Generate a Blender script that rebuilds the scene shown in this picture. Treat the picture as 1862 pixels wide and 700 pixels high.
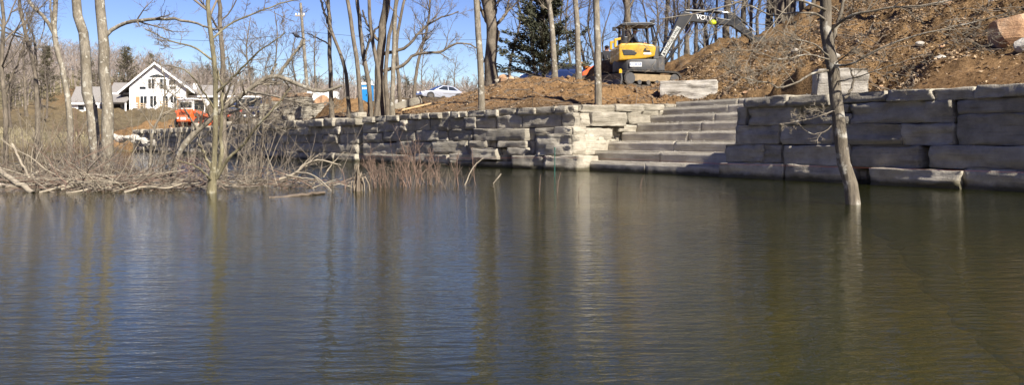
import bpy, bmesh, math, random
import numpy as np
from mathutils import Vector, Matrix, noise as mnoise

S = bpy.context.scene
C = S.collection
for o in list(bpy.data.objects):
    bpy.data.objects.remove(o)

# ------------------------------------------------------------------ camera
F = 1500.0            # focal length in pixels of the 1862 px wide photograph
CAMZ = 0.8
cam = bpy.data.cameras.new('camera')
cam.sensor_fit = 'HORIZONTAL'
cam.sensor_width = 36.0
cam.lens = 36.0 * F / 1862.0
cam.shift_y = -(350 - 253) / 1862.0
cam.clip_start = 0.05
cam.clip_end = 4000
camo = bpy.data.objects.new('camera', cam)
C.objects.link(camo)
camo.matrix_world = Matrix.Translation((0, 0, CAMZ)) @ Matrix.Rotation(math.radians(90), 4, 'X') @ Matrix.Rotation(math.radians(-0.246), 4, 'Z')
S.camera = camo

# ------------------------------------------------------------------ sky, sun, exposure
SUN_AZ = (0.555, -0.832)          # horizontal direction towards the sun
SUN_EL = 40.0
l = math.hypot(*SUN_AZ); SUN_AZ = (SUN_AZ[0] / l, SUN_AZ[1] / l)
w = bpy.data.worlds.new('World'); S.world = w; w.use_nodes = True
nt = w.node_tree
bg = nt.nodes['Background']
sky = nt.nodes.new('ShaderNodeTexSky'); sky.sky_type = 'NISHITA'; sky.sun_disc = False
sky.sun_elevation = math.radians(SUN_EL)
sky.sun_rotation = math.atan2(SUN_AZ[0], SUN_AZ[1])
sky.altitude = 200; sky.air_density = 1.0; sky.dust_density = 0.1; sky.ozone_density = 3.0
hs_ = nt.nodes.new('ShaderNodeHueSaturation'); hs_.inputs['Saturation'].default_value = 1.24; hs_.inputs['Hue'].default_value = 0.53
nt.links.new(sky.outputs['Color'], hs_.inputs['Color']); nt.links.new(hs_.outputs['Color'], bg.inputs['Color'])
bg.inputs['Strength'].default_value = 0.057
sd = bpy.data.lights.new('sun', 'SUN'); sd.energy = 5.0; sd.angle = math.radians(0.5); sd.color = (1.0, 0.94, 0.84)
so = bpy.data.objects.new('sun', sd); C.objects.link(so)
ce = math.cos(math.radians(SUN_EL))
sv = Vector((SUN_AZ[0] * ce, SUN_AZ[1] * ce, math.sin(math.radians(SUN_EL))))
so.rotation_euler = sv.to_track_quat('Z', 'Y').to_euler(); so.location = sv * 60
S.view_settings.view_transform = 'Standard'; S.view_settings.look = 'None'
S.view_settings.exposure = 1.25; S.view_settings.gamma = 1.0
S.view_settings.use_curve_mapping = False
S.cycles.max_bounces = 7; S.cycles.transparent_max_bounces = 12
S.cycles.use_denoising = True

# ------------------------------------------------------------------ helpers
def HZ(px): return 257.0 - 8.0 * px / 1862.0
def P(px, py, D): return Vector(((px - 931) / F * D, D, CAMZ + (HZ(px) - py) / F * D))
def XY(px, D): return ((px - 931) / F * D, D)

def lk(o, parent=None):
    C.objects.link(o)
    if parent is not None: o.parent = parent
    return o
def tag(o, label=None, cat=None, group=None, kind=None):
    if label: o['label'] = label
    if cat: o['category'] = cat
    if group: o['group'] = group
    if kind: o['kind'] = kind
    return o
def empty(name, loc=(0, 0, 0), rz=0.0, label=None, cat=None, group=None):
    o = bpy.data.objects.new(name, None); o.empty_display_size = 0.2
    o.location = loc; o.rotation_euler = (0, 0, rz)
    C.objects.link(o)
    return tag(o, label, cat, group)
def mesh_np(name, V, Q, smooth=False):
    """quads/tris index arrays -> mesh"""
    me = bpy.data.meshes.new(name)
    V = np.asarray(V, dtype=np.float32)
    if not isinstance(Q, (list, tuple)): Q = [Q]
    Q = [np.asarray(q, dtype=np.int32) for q in Q if len(q)]
    me.vertices.add(len(V)); me.vertices.foreach_set('co', V.ravel())
    idx = np.concatenate([q.ravel() for q in Q])
    tot = np.concatenate([np.full(len(q), q.shape[1], dtype=np.int32) for q in Q])
    start = np.concatenate([[0], np.cumsum(tot)[:-1]]).astype(np.int32)
    me.loops.add(len(idx)); me.loops.foreach_set('vertex_index', idx)
    me.polygons.add(len(tot)); me.polygons.foreach_set('loop_start', start); me.polygons.foreach_set('loop_total', tot)
    if smooth: me.polygons.foreach_set('use_smooth', np.ones(len(tot), dtype=bool))
    me.update(calc_edges=True)
    return me
def mobj(name, me, mat, parent=None):
    o = bpy.data.objects.new(name, me)
    if mat is not None:
        for m in (mat if isinstance(mat, (list, tuple)) else [mat]): me.materials.append(m)
    return lk(o, parent)

class MB:
    def __init__(s): s.v = []; s.f = []
    def add(s, vs, fs):
        n = len(s.v); s.v += [tuple(p) for p in vs]; s.f += [tuple(i + n for i in f) for f in fs]; return s
    def box(s, x0, x1, y0, y1, z0, z1, M=None):
        vs = [(x, y, z) for z in (z0, z1) for y in (y0, y1) for x in (x0, x1)]
        if M is not None: vs = [M @ Vector(p) for p in vs]
        return s.add(vs, [(0, 2, 3, 1), (4, 5, 7, 6), (0, 1, 5, 4), (2, 6, 7, 3), (0, 4, 6, 2), (1, 3, 7, 5)])
    def prism(s, poly, a, b, axis='y', M=None):
        n = len(poly)
        def mk(p, t):
            if axis == 'y': return (p[0], t, p[1])
            if axis == 'x': return (t, p[0], p[1])
            return (p[0], p[1], t)
        vs = [mk(p, a) for p in poly] + [mk(p, b) for p in poly]
        if M is not None: vs = [M @ Vector(p) for p in vs]
        fs = [tuple(range(n)), tuple(range(2 * n - 1, n - 1, -1))]
        for i in range(n):
            j = (i + 1) % n; fs.append((i, i + n, j + n, j))
        return s.add(vs, fs)
    def tube(s, pts, rad, n=8, cap=True):
        pts = [Vector(p) for p in pts]
        if not hasattr(rad, '__len__'): rad = [rad] * len(pts)
        rings = []
        for i, p in enumerate(pts):
            a = pts[max(i - 1, 0)]; b = pts[min(i + 1, len(pts) - 1)]
            t = (b - a).normalized()
            r = Vector((0, 0, 1)) if abs(t.z) < 0.9 else Vector((1, 0, 0))
            u = t.cross(r).normalized(); v = t.cross(u)
            rings.append([p + rad[i] * (math.cos(2 * math.pi * k / n) * u + math.sin(2 * math.pi * k / n) * v) for k in range(n)])
        vs = [q for r in rings for q in r]; fs = []
        for i in range(len(pts) - 1):
            for k in range(n):
                k2 = (k + 1) % n
                fs.append((i * n + k, i * n + k2, (i + 1) * n + k2, (i + 1) * n + k))
        if cap: fs += [tuple(range(n - 1, -1, -1)), tuple((len(pts) - 1) * n + k for k in range(n))]
        return s.add(vs, fs)
    def sphere(s, c, r, nu=10, nv=7):
        if not hasattr(r, '__len__'): r = (r, r, r)
        vs = []; fs = []
        for i in range(nv + 1):
            th = math.pi * i / nv
            for k in range(nu):
                ph = 2 * math.pi * k / nu
                vs.append((c[0] + r[0] * math.sin(th) * math.cos(ph), c[1] + r[1] * math.sin(th) * math.sin(ph), c[2] + r[2] * math.cos(th)))
        for i in range(nv):
            for k in range(nu):
                k2 = (k + 1) % nu
                fs.append((i * nu + k, (i + 1) * nu + k, (i + 1) * nu + k2, i * nu + k2))
        return s.add(vs, fs)
    def build(s, name, mat, parent=None, bevel=0.0, seg=2, smooth=False):
        bm = bmesh.new()
        vv = [bm.verts.new(p) for p in s.v]
        for f in s.f:
            try: bm.faces.new([vv[i] for i in f])
            except ValueError: pass
        bmesh.ops.remove_doubles(bm, verts=bm.verts, dist=1e-5)
        bmesh.ops.recalc_face_normals(bm, faces=bm.faces)
        if bevel > 0:
            es = [e for e in bm.edges if len(e.link_faces) == 2 and e.calc_face_angle(0) > 0.35]
            bmesh.ops.bevel(bm, geom=es, offset=bevel, segments=seg, affect='EDGES', profile=0.6, clamp_overlap=True)
        me = bpy.data.meshes.new(name); bm.to_mesh(me); bm.free()
        if smooth:
            for p in me.polygons: p.use_smooth = True
            try: me.set_sharp_from_angle(angle=math.radians(38))
            except Exception: pass
        return mobj(name, me, mat, parent)

# ------------------------------------------------------------------ numpy noise
def _h(xi, yi, seed):
    n = (xi.astype(np.int64) * 374761393 + yi.astype(np.int64) * 668265263 + seed * 982451653) & 0xFFFFFFFF
    n = ((n ^ (n >> 13)) * 1274126177) & 0xFFFFFFFF
    n = n ^ (n >> 16)
    return (n & 0xFFFFFF) / float(0xFFFFFF)
def vnoise(x, y, seed=0):
    x = np.asarray(x, dtype=float); y = np.asarray(y, dtype=float)
    xi = np.floor(x); yi = np.floor(y); fx = x - xi; fy = y - yi
    fx = fx * fx * (3 - 2 * fx); fy = fy * fy * (3 - 2 * fy)
    a = _h(xi, yi, seed); b = _h(xi + 1, yi, seed); c = _h(xi, yi + 1, seed); d = _h(xi + 1, yi + 1, seed)
    return (a * (1 - fx) + b * fx) * (1 - fy) + (c * (1 - fx) + d * fx) * fy - 0.5
def fbm(x, y, seed=0, oct=4, gain=0.5):
    t = 0; a = 1.0
    for i in range(oct):
        t = t + a * vnoise(x * 2 ** i, y * 2 ** i, seed + i * 17); a *= gain
    return t
def sstep(a, b, x):
    t = np.clip((x - a) / (b - a), 0, 1); return t * t * (3 - 2 * t)

# ------------------------------------------------------------------ materials
def newmat(name):
    m = bpy.data.materials.new(name); m.use_nodes = True
    nt = m.node_tree
    return m, nt, nt.nodes['Principled BSDF']
def ramp(nt, stops):
    r = nt.nodes.new('ShaderNodeValToRGB'); e = r.color_ramp.elements
    while len(e) > 1: e.remove(e[-1])
    e[0].position = stops[0][0]; e[0].color = (*stops[0][1], 1)
    for p, c in stops[1:]:
        k = e.new(p); k.color = (*c, 1)
    return r
def texco(nt, scale=(1, 1, 1), kind='Object'):
    t = nt.nodes.new('ShaderNodeTexCoord'); m = nt.nodes.new('ShaderNodeMapping')
    m.inputs['Scale'].default_value = scale
    nt.links.new(t.outputs[kind], m.inputs['Vector'])
    return m.outputs['Vector']
def noisen(nt, vec, scale, detail=5, rough=0.6):
    n = nt.nodes.new('ShaderNodeTexNoise'); n.inputs['Scale'].default_value = scale
    n.inputs['Detail'].default_value = detail; n.inputs['Roughness'].default_value = rough
    if vec is not None: nt.links.new(vec, n.inputs['Vector'])
    return n
def bumpn(nt, h, strength, dist):
    b = nt.nodes.new('ShaderNodeBump'); b.inputs['Strength'].default_value = strength; b.inputs['Distance'].default_value = dist
    nt.links.new(h, b.inputs['Height']); return b
def mixc(nt, fac, a, b, mode='MIX'):
    m = nt.nodes.new('ShaderNodeMix'); m.data_type = 'RGBA'; m.blend_type = mode
    for sock, val in ((m.inputs[0], fac), (m.inputs[6], a), (m.inputs[7], b)):
        if hasattr(val, 'links'): nt.links.new(val, sock)
        elif isinstance(val, (int, float)): sock.default_value = val
        else: sock.default_value = (*val, 1)
    return m.outputs[2]

def plain(name, col, rough=0.6, metal=0.0, var=0.15, scale=6.0, bump=0.0, coat=0.0, dirt=None):
    m, nt, b = newmat(name)
    v = texco(nt)
    n = noisen(nt, v, scale, 6, 0.65)
    lo = tuple(c * (1 - var) for c in col); hi = tuple(min(1, c * (1 + var)) for c in col)
    r = ramp(nt, [(0.3, lo), (0.7, hi)])
    nt.links.new(n.outputs['Fac'], r.inputs['Fac'])
    out = r.outputs['Color']
    if dirt:
        n2 = noisen(nt, v, 3.1, 8, 0.7)
        r2 = ramp(nt, [(0.48, (0, 0, 0)), (0.66, (1, 1, 1))]); nt.links.new(n2.outputs['Fac'], r2.inputs['Fac'])
        ml = nt.nodes.new('ShaderNodeMath'); ml.operation = 'MULTIPLY'; ml.inputs[1].default_value = 0.6
        nt.links.new(r2.outputs['Color'], ml.inputs[0])
        out = mixc(nt, ml.outputs[0], out, dirt)
    nt.links.new(out, b.inputs['Base Color'])
    b.inputs['Roughness'].default_value = rough; b.inputs['Metallic'].default_value = metal
    b.inputs['Coat Weight'].default_value = coat
    if bump > 0:
        bp = bumpn(nt, n.outputs['Fac'], 0.6, bump); nt.links.new(bp.outputs['Normal'], b.inputs['Normal'])
    return m

def bark(name, dark, light, patch=None):
    m, nt, b = newmat(name)
    v = texco(nt, (1, 1, 0.22))
    n = noisen(nt, v, 22, 6, 0.7)
    r = ramp(nt, [(0.33, dark), (0.62, light)]); nt.links.new(n.outputs['Fac'], r.inputs['Fac'])
    v2 = texco(nt)
    n2 = noisen(nt, v2, 1.7, 5, 0.65)
    r2 = ramp(nt, [(0.42, (0.62, 0.6, 0.56)), (0.6, (1, 1, 1))]); nt.links.new(n2.outputs['Fac'], r2.inputs['Fac'])
    c = mixc(nt, 1.0, r.outputs['Color'], r2.outputs['Color'], 'MULTIPLY')
    if patch:
        n3 = noisen(nt, v2, 7, 4, 0.6)
        r3 = ramp(nt, [(0.57, (0, 0, 0)), (0.64, (1, 1, 1))]); nt.links.new(n3.outputs['Fac'], r3.inputs['Fac'])
        c = mixc(nt, r3.outputs['Color'], c, patch)
    nt.links.new(c, b.inputs['Base Color']); b.inputs['Roughness'].default_value = 0.9
    bp = bumpn(nt, n.outputs['Fac'], 0.8, 0.03); nt.links.new(bp.outputs['Normal'], b.inputs['Normal'])
    return m

def stone_mat(name, c1, c2, c3):
    m, nt, b = newmat(name)
    v = texco(nt, (1, 1, 1))
    oi = nt.nodes.new('ShaderNodeObjectInfo')
    ad = nt.nodes.new('ShaderNodeVectorMath'); ad.operation = 'ADD'
    cb = nt.nodes.new('ShaderNodeCombineXYZ')
    mu = nt.nodes.new('ShaderNodeMath'); mu.operation = 'MULTIPLY'; mu.inputs[1].default_value = 57.0
    nt.links.new(oi.outputs['Random'], mu.inputs[0])
    for k in range(3): nt.links.new(mu.outputs[0], cb.inputs[k])
    nt.links.new(v, ad.inputs[0]); nt.links.new(cb.outputs[0], ad.inputs[1])
    vv = ad.outputs[0]
    n = noisen(nt, vv, 2.2, 8, 0.68)
    r = ramp(nt, [(0.3, c1), (0.52, c2), (0.72, c3)]); nt.links.new(n.outputs['Fac'], r.inputs['Fac'])
    mp = nt.nodes.new('ShaderNodeMapping'); mp.inputs['Scale'].default_value = (0.8, 0.8, 9)
    nt.links.new(vv, mp.inputs['Vector'])
    st = noisen(nt, mp.outputs['Vector'], 2.0, 6, 0.7)
    r2 = ramp(nt, [(0.32, (0.66, 0.63, 0.59)), (0.46, (0.96, 0.96, 0.96)), (0.7, (1, 1, 1))]); nt.links.new(st.outputs['Fac'], r2.inputs['Fac'])
    c = mixc(nt, 0.85, r.outputs['Color'], r2.outputs['Color'], 'MULTIPLY')
    hv = nt.nodes.new('ShaderNodeHueSaturation')
    mr = nt.nodes.new('ShaderNodeMapRange'); mr.inputs['To Min'].default_value = 0.78; mr.inputs['To Max'].default_value = 1.16
    nt.links.new(oi.outputs['Random'], mr.inputs['Value']); nt.links.new(mr.outputs[0], hv.inputs['Value'])
    gp = nt.nodes.new('ShaderNodeNewGeometry'); sz = nt.nodes.new('ShaderNodeSeparateXYZ'); nt.links.new(gp.outputs['Position'], sz.inputs[0])
    nw_ = noisen(nt, gp.outputs['Position'], 3.0, 4, .6); am = nt.nodes.new('ShaderNodeMath'); am.operation = 'MULTIPLY_ADD'; am.inputs[1].default_value = -.16
    nt.links.new(nw_.outputs['Fac'], am.inputs[0]); nt.links.new(sz.outputs['Z'], am.inputs[2])
    wr_ = nt.nodes.new('ShaderNodeMapRange'); wr_.inputs['From Min'].default_value = .06; wr_.inputs['From Max'].default_value = -.03; nt.links.new(am.outputs[0], wr_.inputs['Value'])
    c = mixc(nt, wr_.outputs[0], c, (.07, .062, .04))
    nt.links.new(c, hv.inputs['Color'])
    nt.links.new(hv.outputs['Color'], b.inputs['Base Color'])
    b.inputs['Roughness'].default_value = 0.93; b.inputs['Specular IOR Level'].default_value = 0.2
    fine = noisen(nt, vv, 26, 6, 0.7)
    b1 = bumpn(nt, st.outputs['Fac'], 0.8, 0.045)
    b2 = bumpn(nt, fine.outputs['Fac'], 0.8, 0.03); nt.links.new(b1.outputs['Normal'], b2.inputs['Normal'])
    nt.links.new(b2.outputs['Normal'], b.inputs['Normal'])
    return m

M_ST = stone_mat('limestone', (0.21, 0.188, 0.146), (0.335, 0.302, 0.24), (0.455, 0.413, 0.33))
M_ST2 = stone_mat('sawn_limestone', (0.33, 0.295, 0.235), (0.43, 0.39, 0.315), (0.52, 0.475, 0.385))
M_STW = stone_mat('pale_limestone', (0.27, 0.245, 0.205), (0.40, 0.37, 0.32), (0.50, 0.47, 0.415))
M_RED = stone_mat('rusty_sandstone', (0.28, 0.15, 0.08), (0.42, 0.26, 0.15), (0.55, 0.42, 0.30))
M_BARK = bark('grey_brown_bark', (0.075, 0.062, 0.046), (0.20, 0.165, 0.122))
M_BARK_L = bark('pale_bark', (0.13, 0.112, 0.085), (0.27, 0.235, 0.178), (0.34, 0.32, 0.265))
M_BARK_D = bark('dark_bark', (0.055, 0.045, 0.036), (0.16, 0.13, 0.10))
M_BARK_Y = bark('lichen_bark', (0.10, 0.088, 0.05), (0.225, 0.195, 0.115), (0.27, 0.25, 0.185))
M_TWIG = plain('grey_twig', (0.135, 0.11, 0.083), 0.9, var=0.3, scale=1.2)
M_TWIG_D = plain('dark_twig', (0.09, 0.074, 0.06), 0.9, var=0.3, scale=1.2)
M_TWIG_P = plain('pale_twig', (0.20, 0.168, 0.122), 0.9, var=0.3, scale=1.5)
M_TWIG_R = plain('reddish_twig', (0.15, 0.098, 0.07), 0.9, var=0.3, scale=1.5)
M_DRIFT = plain('bleached_driftwood', (0.25, 0.212, 0.155), 0.9, var=0.4, scale=5, bump=0.01)
M_DRIFT_D = plain('wet_driftwood', (0.10, 0.075, 0.052), 0.7, var=0.35, scale=5, bump=0.01)

# ------------------------------------------------------------------ the shore line: retaining wall with a stair, then natural bank
COR = np.array([1.7, 21.4])                      # corner of left wall and stair
WALL = [np.array(p) for p in [(13.2, 2.6), (7.5, 12.1), (1.7, 21.4), (-2.2, 25.7), (-6.9, 31.6), (-17.0, 47.5), (-29.5, 64.5)]]
SEG_U = []
cum = [0.0]
for a, b in zip(WALL[:-1], WALL[1:]):
    SEG_U.append((b - a) / np.linalg.norm(b - a)); cum.append(cum[-1] + np.linalg.norm(b - a))
S0 = cum[2]
def line_pt(s):
    """point and along/back directions on the wall line, s = metres from the stair corner towards the far end"""
    t = s + S0
    i = 0
    while i < len(SEG_U) - 1 and t > cum[i + 1]: i += 1
    u = SEG_U[i]; p = WALL[i] + u * (t - cum[i])
    v = np.array([u[1], -u[0]]); 
    return p, u, v
def ray_s(px, d=0.0):
    """where the column of view px meets the wall line set back by d -> s"""
    k = (px - 931) / F
    for i, u in enumerate(SEG_U):
        v = np.array([u[1], -u[0]])
        a = WALL[i] + v * d
        den = u[0] - k * u[1]
        if abs(den) < 1e-6: continue
        t = (k * a[1] - a[0]) / den
        L = cum[i + 1] - cum[i]
        lo = -1e9 if i == 0 else -0.3; hi = 1e9 if i == len(SEG_U) - 1 else L + 0.3
        if lo <= t <= hi and (a + u * t)[1] > 1: return cum[i] + t - S0
    return None
def z_at(px, py, D): return CAMZ + (HZ(px) - py) / F * D
STAIR_W = 5.55
U0 = SEG_U[1]; V0 = np.array([U0[1], -U0[0]])
NB = [np.array(p) for p in [(-29.5, 64.5), (-33.5, 58.0), (-42.0, 53.0), (-62.0, 49.0), (-170.0, 46.0)]]   # natural bank beyond the wall
def shore_dist(x, y):
    """signed distance: positive behind the shore; also tells wall (1) or natural bank (0)"""
    best = np.full(x.shape, 1e9); sgn = np.ones(x.shape); nat = np.zeros(x.shape)
    pts = WALL + NB[1:]
    for i in range(len(pts) - 1):
        a = pts[i]; b = pts[i + 1]; ab = b - a; L2 = ab @ ab
        t = ((x - a[0]) * ab[0] + (y - a[1]) * ab[1]) / L2
        if i == 0: t = np.minimum(t, 1)
        else: t = np.clip(t, 0, 1)
        qx = a[0] + t * ab[0]; qy = a[1] + t * ab[1]
        d = np.hypot(x - qx, y - qy)
        cr = ab[0] * (y - a[1]) - ab[1] * (x - a[0])
        m = d < best - 1e-7
        sg = np.where(cr < 0, 1, -1)
        tie = np.abs(d - best) <= 1e-7
        sgn = np.where(tie, np.maximum(sgn, sg), sgn)
        best = np.where(m, d, best); sgn = np.where(m, sg, sgn); nat = np.where(m, 1.0 if i >= len(WALL) - 1 else 0.0, nat)
    return best * sgn, nat

CTRL = []
def ctl(px, D, z=None, py=None):
    if z is None: z = z_at(px, py, D)
    CTRL.append((px, D, z))
for s in (-14, -10, -6.2, 0.6, 3, 6, 10, 15, 20, 26, 33, 40, 46):
    p, u, v = line_pt(s); q = p + v * 0.7
    ctl(931 + F * q[0] / q[1], q[1], 1.46)
for s, d, z in ((-6.3, 2.0, 1.5), (-6.4, 3.6, 1.62), (-7.6, 2.2, 1.62), (-3, 4.6, 1.85), (-5.4, 4.6, 1.8), (-1, 4.6, 1.85), (-9.5, 2.2, 1.9)):
    p, u, v = line_pt(s); q = p + v * d
    ctl(931 + F * q[0] / q[1], q[1], z)
for a in [(1862, 15, None, 112), (1862, 19, None, 45), (1862, 30, 8.2), (1862, 45, 14), (1862, 80, 25), (1700, 16.5, None, 112), (1700, 21, None, 48), (1700, 30, 6.6), (1700, 45, 12), (1700, 80, 22),
          (2200, 12, 3.2), (2200, 20, 8), (2200, 45, 18), (2700, 8, 3), (2700, 20, 11), (2700, 60, 30),
          (1550, 19, None, 122), (1550, 26, None, 40), (1550, 40, 8.5), (1550, 70, 15), (1450, 20.5, None, 130), (1450, 28, None, 72), (1450, 40, 6.8), (1450, 70, 9),
          (1390, 24, None, 135), (1390, 30, None, 97), (1390, 36, None, 66), (1390, 50, 5.6), (1390, 70, 6.5), (1300, 24.5, 1.95), (1300, 30, None, 98), (1300, 35, None, 86), (1300, 50, 4.8), (1300, 70, 5),
          (1240, 25.0, 1.93), (1252, 26.6, 2.2), (1240, 30, 2.9), (1240, 34, 3.9), (1240, 48, 4.0), (1180, 26.5, None, 172), (1180, 29, 2.66), (1180, 33, 2.75), (1160, 45, 3.0), (1120, 29, 2.64), (1110, 26, None, 174),
          (1060, 31, 3.0), (1060, 45, 3.2), (1010, 45, 3.4), (960, 32.5, None, 143), (960, 45, 3.2), (1000, 26.5, None, 167), (900, 35.5, None, 157), (900, 50, 2.8), (850, 36, 2.6), (850, 60, 3.5), (800, 72, 4.3), (800, 31, None, 192), (860, 29, None, 185),
          (750, 45, 2.6), (700, 36, 2.1), (650, 38, 2.1), (650, 70, 3.8), (600, 42, 1.95), (560, 46, 1.75), (450, 50, 1.6), (340, 60, 1.55), (340, 68, 1.9), (300, 90, 4.0), (280, 118, 5.1), (200, 90, 3.5), (230, 62, 0.4),
          (120, 80, 2.6), (120, 60, 0.9), (0, 60, 0.8), (0, 80, 2.4), (-200, 60, 1.0), (-200, 80, 2.4), (-600, 60, 2), (-600, 100, 5),
          (0, 140, 7), (300, 145, 8), (500, 110, 5.0), (600, 150, 6.5), (800, 140, 5.5), (1000, 120, 4), (1200, 120, 5), (1500, 140, 24), (2000, 140, 38),
          (-600, 300, 36), (-150, 300, 32), (120, 300, 27), (280, 300, 21), (450, 300, 15), (700, 300, 13), (950, 300, 11), (1200, 300, 13), (1500, 300, 30), (2200, 300, 50),
          (-600, 600, 40), (300, 600, 30), (950, 600, 16), (1500, 600, 40), (2200, 600, 60)]:
    ctl(*a)
_c = np.array(CTRL)
def _warp(px, D): return np.stack([np.asarray(px) / 95.0, 11.0 * np.log(np.asarray(D))], -1)
_A = _warp(_c[:, 0], _c[:, 1])
_d = np.linalg.norm(_A[:, None] - _A[None], axis=-1)
_n = len(_A)
_M = np.zeros((_n + 3, _n + 3)); _M[:_n, :_n] = _d + np.eye(_n) * 0.02
_M[:_n, _n] = 1; _M[:_n, _n + 1:] = _A; _M[_n, :_n] = 1; _M[_n + 1:, :_n] = _A.T
_w = np.linalg.solve(_M, np.concatenate([_c[:, 2], [0, 0, 0]]))
def land_z(x, y):
    D = np.maximum(y, 2.0); px = np.clip(931 + F * x / D, -1200, 3300)
    q = _warp(px, D); out = np.zeros(x.shape)
    for i in range(_n): out = out + _w[i] * np.sqrt((q[..., 0] - _A[i, 0]) ** 2 + (q[..., 1] - _A[i, 1]) ** 2)
    return out + _w[_n] + _w[_n + 1] * q[..., 0] + _w[_n + 2] * q[..., 1]
HUMPS = []    # mud banks under the brush
for px, D, r, h in [(60, 15.5, 1.6, .95), (170, 14.5, 1.5, .97), (270, 14.0, 1.5, .95), (60, 21, 2.2, 1.0), (180, 22, 2.6, 1.03), (300, 20, 2.0, .98), (-60, 17, 3, 1.05), (400, 15, 1.6, .93), (520, 15.0, 1.2, .92), (700, 15.5, 1.8, .93), (780, 16.5, 1.5, .9), (180, 30, 3, 1.0), (60, 32, 4, 1.05)]:
    x, y = XY(px, D); HUMPS.append((x, y, r, h))
def ground_z(x, y, rough=True):
    x = np.asarray(x, dtype=float); y = np.asarray(y, dtype=float)
    d, nat = shore_dist(x, y)
    zl = land_z(x, y)
    Dd = np.hypot(x, y)
    if rough:
        lump = fbm(x * 0.45, y * 0.45, 3, 4) * 0.40 + fbm(x * 1.7, y * 1.7, 9, 4) * 0.34 + np.abs(fbm(x * 3.6, y * 3.6, 12, 3)) * 0.24
        amp = sstep(0.5, 4.0, d) * np.where(Dd > 90, 2.0, 1.0) * np.where(nat > .5, 0.4, 1.0)
        px = 931 + F * x / np.maximum(y, 2)
        amp = amp * np.where((px > 1090) & (px < 1250) & (y > 27) & (y < 34), 0.35, 1.0) * (1 - 0.55 * sstep(1050, 900, px) * sstep(60, 40, y))
        rut = .05 * np.sin(d * 6.5 + 3 * vnoise(x * .5, y * .5, 71)) * sstep(1480, 1600, px) * sstep(.8, 1.3, d) * sstep(5, 4, d)
        amp = amp * (1 - .6 * sstep(1480, 1600, px) * sstep(5, 3.6, d))
        zl = zl + lump * amp + rut
    bed = -0.28 - 0.07 * np.clip(-d, 0, 9) + 0.10 * fbm(x * 0.6, y * 0.6, 21, 4)
    hump = np.zeros(x.shape)
    for hx, hy, r, h in HUMPS:
        hump = np.maximum(hump, h * np.exp(-(((x - hx) / (r * 1.5)) ** 2 + ((y - hy) / r) ** 2)))
    bed = bed + hump * np.clip(0.02 - bed, 0, 2)
    kw = np.where(nat > .5, sstep(-3.0, 3.0, d), sstep(0.15, 0.5, d))
    z = bed * (1 - kw) + zl * kw
    # added unseen shore behind and beside the viewer, cutting low sky light
    th = np.abs(np.degrees(np.arctan2(x, y))); wb = sstep(64, 80, th)
    rear = np.where(d > 0, 1.5 + np.minimum(.3 * d, 22), np.maximum(bed, np.minimum((Dd - 27) * .32 - .6, 22)))
    if rough: rear = rear + fbm(x * .12, y * .12, 44, 4) * np.clip(rear, 0, 3)
    z = z * (1 - wb) + rear * wb
    # stair notch
    ss = (x - COR[0]) * U0[0] + (y - COR[1]) * U0[1]; dd = (x - COR[0]) * V0[0] + (y - COR[1]) * V0[1]
    nw = sstep(0.45, 0.1, ss) * sstep(-STAIR_W - 0.55, -STAIR_W - 0.15, ss) * sstep(-0.4, -0.2, dd) * sstep(4.0, 3.6, dd)
    z = z * (1 - nw) + np.minimum(z, dd * 0.47 - 0.45) * nw
    return z
def gz(x, y, rough=True): return float(ground_z(np.array([x]), np.array([y]), rough)[0])

# ground sheet
ang = np.radians(np.concatenate([np.linspace(-180, -34, 170, endpoint=False), np.linspace(-34, 36, 470, endpoint=False), np.linspace(36, 180, 170)]))
rad = np.concatenate([np.linspace(1.0, 9, 40, endpoint=False), np.linspace(9, 36, 250, endpoint=False), np.geomspace(36, 90, 90, endpoint=False), np.geomspace(90, 1500, 60)])
AA, RR = np.meshgrid(ang, rad, indexing='ij')
GX = RR * np.sin(AA); GY = RR * np.cos(AA)
GY2 = np.maximum(GY, 0.3)
GZ = ground_z(GX, GY)
GV = np.stack([GX, GY, GZ], -1).reshape(-1, 3)
na, nr = AA.shape
ii, jj = np.meshgrid(np.arange(na - 1), np.arange(nr - 1), indexing='ij')
k = (ii * nr + jj).ravel()
GQ = np.stack([k, k + 1, k + nr + 1, k + nr], -1)
gme = mesh_np('ground', GV, GQ[:, ::-1], smooth=True)
# zone weights of what covers the ground: r leaf litter, g grass, b bare clay
d_s, nat_s = shore_dist(GX, GY)
pxg = 931 + F * GX / np.maximum(GY, 1.0)
lit = sstep(1190, 1330, pxg) * sstep(2.0, 4.0, d_s) + sstep(70, 110, GY) * 0.7
grs = np.where(nat_s > .5, 1.0, 0.0) * sstep(-1, 3, d_s) * sstep(340, 200, pxg)
grs = np.maximum(grs, sstep(900, 700, pxg) * sstep(60, 80, GY) * sstep(170, 120, GY) * 0.5)
clay = sstep(0.0, 3.0, d_s) * sstep(560, 700, pxg) * sstep(60, 48, GY) * (1 - np.clip(lit, 0, 1))
clay = np.maximum(clay, sstep(1550, 1650, pxg) * sstep(4.4, 3.0, d_s) * sstep(0, .5, d_s))
grs = np.where(np.abs(AA) > 1.15, 0, grs); clay = np.where(np.abs(AA) > 1.15, 0, clay); lit = np.where(np.abs(AA) > 1.15, .7, lit)
zc = np.stack([np.clip(lit, 0, 1), np.clip(grs, 0, 1), np.clip(clay, 0, 1), np.ones_like(lit)], -1).reshape(-1, 4).astype(np.float32)
ca = gme.color_attributes.new('zone', 'FLOAT_COLOR', 'POINT'); ca.data.foreach_set('color', zc.ravel())

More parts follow.
